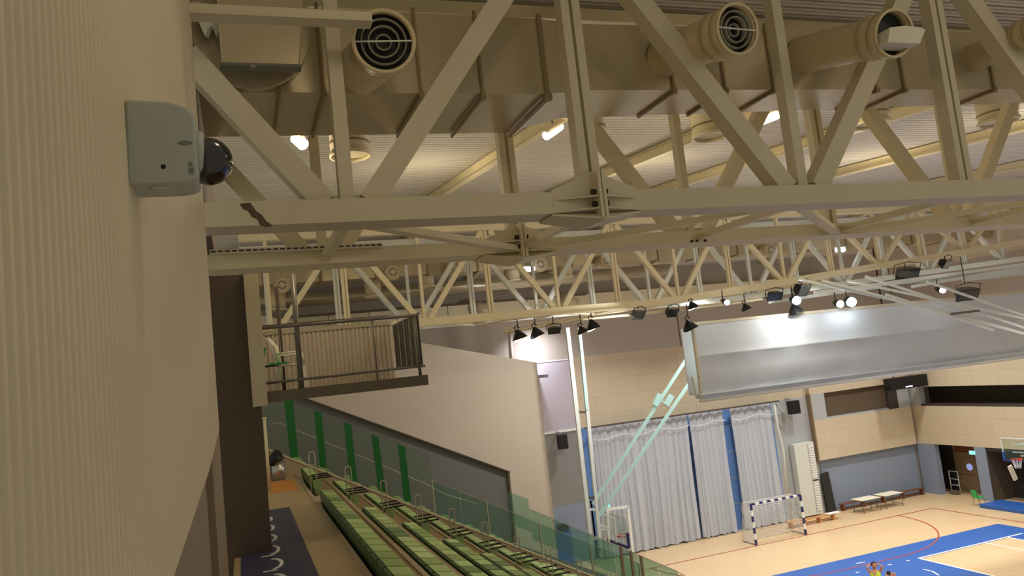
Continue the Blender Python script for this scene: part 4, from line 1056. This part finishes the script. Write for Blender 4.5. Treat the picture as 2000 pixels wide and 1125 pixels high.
def green_chair(x, y, a, label):
    t = thing('school_chair', (x,y,0), label, 'chair')
    m = MB(); m.hexa([(x-.22,y-.21,.42),(x+.2,y-.2,.44),(x+.2,y+.2,.44),(x-.22,y+.21,.42),(x-.22,y-.21,.45),(x+.2,y-.2,.46),(x+.2,y+.2,.46),(x-.22,y+.21,.45)],'plastic_green'); s1 = m.build('seat', t, bevel=.01)
    m = MB(); m.hexa([(x-.24,y-.19,.5),(x-.2,y-.19,.5),(x-.2,y+.19,.5),(x-.24,y+.19,.5),(x-.34,y-.17,.86),(x-.3,y-.17,.86),(x-.3,y+.17,.86),(x-.34,y+.17,.86)],'plastic_green'); m.build('backrest', t, bevel=.01)
    m = MB(); m.tube([(x-.24,y-.15,.4),(x-.3,y-.15,.7)],.012,'rail_grey',6); m.tube([(x-.24,y+.15,.4),(x-.3,y+.15,.7)],.012,'rail_grey',6); m.build('back_tube', t)
    for sx in (-1,1):
        for sy_ in (-1,1): m = MB(); m.tube([(x+sx*.23,y+sy_*.2,0),(x+sx*.16,y+sy_*.16,.42)],.012,'rail_grey',6); m.build('leg', t)
    return t
green_chair(37.1,33.0,0,'green plastic chair standing alone before the right wall')
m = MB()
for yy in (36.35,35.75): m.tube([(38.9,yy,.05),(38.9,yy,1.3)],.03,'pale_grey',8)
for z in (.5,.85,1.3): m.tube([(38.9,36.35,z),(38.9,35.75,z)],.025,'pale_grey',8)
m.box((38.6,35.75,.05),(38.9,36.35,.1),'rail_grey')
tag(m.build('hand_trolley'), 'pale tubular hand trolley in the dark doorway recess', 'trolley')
m = MB(); m.box((36.6,29.2,0),(38.15,32.6,.2),'court_blue'); tag(m.build('gym_mat', bevel=.03), 'blue gym mat on the floor at the right edge', 'gym mat')

# ------------------------------------------------------------------ PEOPLE
def person(head, label, vest, face_ang=0, tilt=0):
    hx, hy, hz = head        # top of head
    S = hz/1.76
    t = thing('person', (hx,hy,0), label, 'person')
    def P(x, y, z): 
        c_, s_ = math.cos(face_ang), math.sin(face_ang); return V((hx+(x*c_-y*s_)*S, hy+(x*s_+y*c_)*S, z*S))
    # +x = right hand side, -y = facing the camera
    joints = {'pel':(0,0,.95,.15),'waist':(0,0,1.1,.13),'chest':(0,0,1.3,.15),'neckb':(0,.0,1.46,.075),'neck':(0,-.01,1.53,.055),
      'hipL':(-.09,0,.88,.095),'kneeL':(-.11,-.03,.5,.062),'ankL':(-.12,.02,.1,.04),'toeL':(-.13,-.14,.03,.035),
      'hipR':(.09,0,.88,.095),'kneeR':(.12,-.02,.5,.062),'ankR':(.14,.03,.1,.04),'toeR':(.16,-.13,.03,.035),
      'shL':(-.18,0,1.42,.058),'elL':(-.27,-.1,1.62,.04),'wrL':(-.16,.06,1.66,.028),'haL':(-.08,.09,1.66,.03),
      'shR':(.18,0,1.42,.058),'elR':(.27,-.1,1.62,.04),'wrR':(.16,.06,1.66,.028),'haR':(.08,.09,1.66,.03)}
    edges = [('pel','waist'),('waist','chest'),('chest','neckb'),('neckb','neck'),('pel','hipL'),('hipL','kneeL'),('kneeL','ankL'),('ankL','toeL'),('pel','hipR'),('hipR','kneeR'),('kneeR','ankR'),('ankR','toeR'),('neckb','shL'),('shL','elL'),('elL','wrL'),('wrL','haL'),('neckb','shR'),('shR','elR'),('elR','wrR'),('wrR','haR')]
    names = list(joints); me = bpy.data.meshes.new('body')
    vs = [P(*joints[n][:3]) for n in names]; rad = [joints[n][3]*S for n in names]; ed = [(names.index(a),names.index(b)) for a,b in edges]
    for s in (-1,1):      # fingers
        h = names.index('haL' if s < 0 else 'haR')
        for f_ in range(5):
            vs.append(P(s*(.055-.0*f_), .1+.005*f_, 1.62+.022*f_)); rad.append(.011*S); vs.append(P(s*(.0+.004*f_), .115, 1.61+.022*f_+(.04 if f_ == 4 else 0))); rad.append(.008*S)
            ed += [(h,len(vs)-2),(len(vs)-2,len(vs)-1)]
    me.from_pydata([v-V((hx,hy,0)) for v in vs], ed, []); o = bpy.data.objects.new('body', me); C.objects.link(o); o.parent = t
    sk = o.modifiers.new('skin','SKIN')
    for i, v in enumerate(me.skin_vertices[0].data): v.radius = (rad[i], rad[i]*(.75 if i in (0,1,2) else 1)); v.use_root = (i == 0)
    ss = o.modifiers.new('sub','SUBSURF'); ss.levels = 1; ss.render_levels = 2
    me.materials.append(MATS['skin'])
    m = MB(); c_ = P(0,-.01,1.645); m.sphere((0,0,0),.1*S,'skin',20,sc=(.8,.95,1.15)); bmesh.ops.translate(m.bm, vec=c_, verts=m.bm.verts)
    m.sphere(P(0,-.115,1.63),.016*S,'skin',8); 
    for s in (-1,1): m.sphere(P(s*.033,-.092,1.655),.012*S,'black',8); m.sphere(P(s*.083,0,1.64),.02*S,'skin',8,sc=(.5,1,1.4))
    m.box(P(-.025,-.1,1.588),P(.025,-.092,1.594),'hoop_red'); m.build('head', t)
    m = MB(); m.sphere((0,0,0),.108*S,'hair',20,sc=(.84,.96,.95)); bmesh.ops.translate(m.bm, vec=P(0,.018,1.675), verts=m.bm.verts); m.build('hair', t)
    m = MB(); n = 20; R_ = []
    for (z, rx, ry) in ((.92,.175,.12),(1.05,.165,.12),(1.2,.175,.125),(1.34,.19,.125),(1.43,.15,.1),(1.47,.09,.07)):
        R_.append([m.bm.verts.new(P(rx*math.cos(a), ry*math.sin(a), z)) for a in [2*PI*j/n for j in range(n)]])
    kk = m.mi(vest)
    for A, B in zip(R_, R_[1:]):
        for j in range(n): f = m.bm.faces.new([A[j],A[(j+1)%n],B[(j+1)%n],B[j]]); f.material_index = kk; f.smooth = True
    m.build('vest', t)
    m = MB()
    for s in (-1,1): m.tube([P(s*.085,0,.97),P(s*.095,0,.85),P(s*.115,-.02,.6)],[.115*S,.115*S,.1*S],'shorts',14)
    m.build('shorts', t)
    m = MB()
    for s in (-1,1): m.sphere((0,0,0),.1,'white_line',14,sc=(.5,1.25,.42)); break
    m.bm.clear()
    for s in (-1,1): p = P(s*.14,-.05,.045); m.box(p-V((.045,.13,.045)),p+V((.045,.12,.04)),'white_line')
    m.build('shoes', t, bevel=.02)
h = PZ(1706,1098,1.76); person((h.x,h.y,1.76), 'person in a bright yellow sleeveless vest with hands behind the head', 'vest', -.5)
h = PZ(1737,1116,1.74); person((h.x,h.y,1.74), 'person with dark hair and raised arms beside the yellow-vested one', 'plastic_white', .5)

# ------------------------------------------------------------------ LIGHTS
def area(loc, target, size, power, color, spread=PI):
    l = bpy.data.lights.new('area_light','AREA'); l.shape = 'DISK'; l.size = size; l.energy = power; l.color = color; l.spread = spread
    o = bpy.data.objects.new('area_light', l); C.objects.link(o); o.location = loc
    o.rotation_euler = (V(target)-V(loc)).to_track_quat('-Z','Y').to_euler()
COOL = (1,.99,.95)
for x in (18,24,30,35):
    for y in (12,19,27,33): area((x,y,12.6),(x+.1,y+.2,0),.9,235,COOL,2.1)
# floodlight spill and added fill
p = PY(1555,590,24.6); area(p+V((0,-.35,-.1)),(p.x-.3,25.5,9.3),.3,55,COOL)
area((13.5,24.6,10.9),(10.6,31,7.6),.5,150,(1,.97,.97),2.4)
for x in (18,26,33): area((x,5,12.6),(x,5.2,0),.9,235,COOL,2.1)  # unseen row added so its floor bounce brightens the duct underside
p = PY(1013,655,25.2); area((14.0,36.2,11.6),(14.3,37.8,9.8),.4,75,(.9,.88,1),2.2)
# warm roof-level fill lights without fixtures; first one added to brighten the left wall
for (x, y, z, pw) in ((1.6,3.0,14.0,48),(9,3.5,13.8,40),(20,14,13.6,110),(27,14,13.6,110),(5,20,13.9,130),(12,20,13.9,130),(20,20,13.9,130)):
    l = bpy.data.lights.new('roof_fill_light','POINT'); l.energy = pw; l.color = WARM; l.shadow_soft_size = .35
    o = bpy.data.objects.new('roof_fill_light', l); C.objects.link(o); o.location = (x,y,z)
w = bpy.data.worlds.new('world'); bpy.context.scene.world = w; w.use_nodes = True
w.node_tree.nodes['Background'].inputs[0].default_value = (1,.9,.7,1); w.node_tree.nodes['Background'].inputs[1].default_value = .31
vs_ = bpy.context.scene.view_settings; vs_.view_transform = 'Standard'; vs_.look = 'None'; vs_.gamma = 1; vs_.exposure = 0; vs_.use_curve_mapping = False
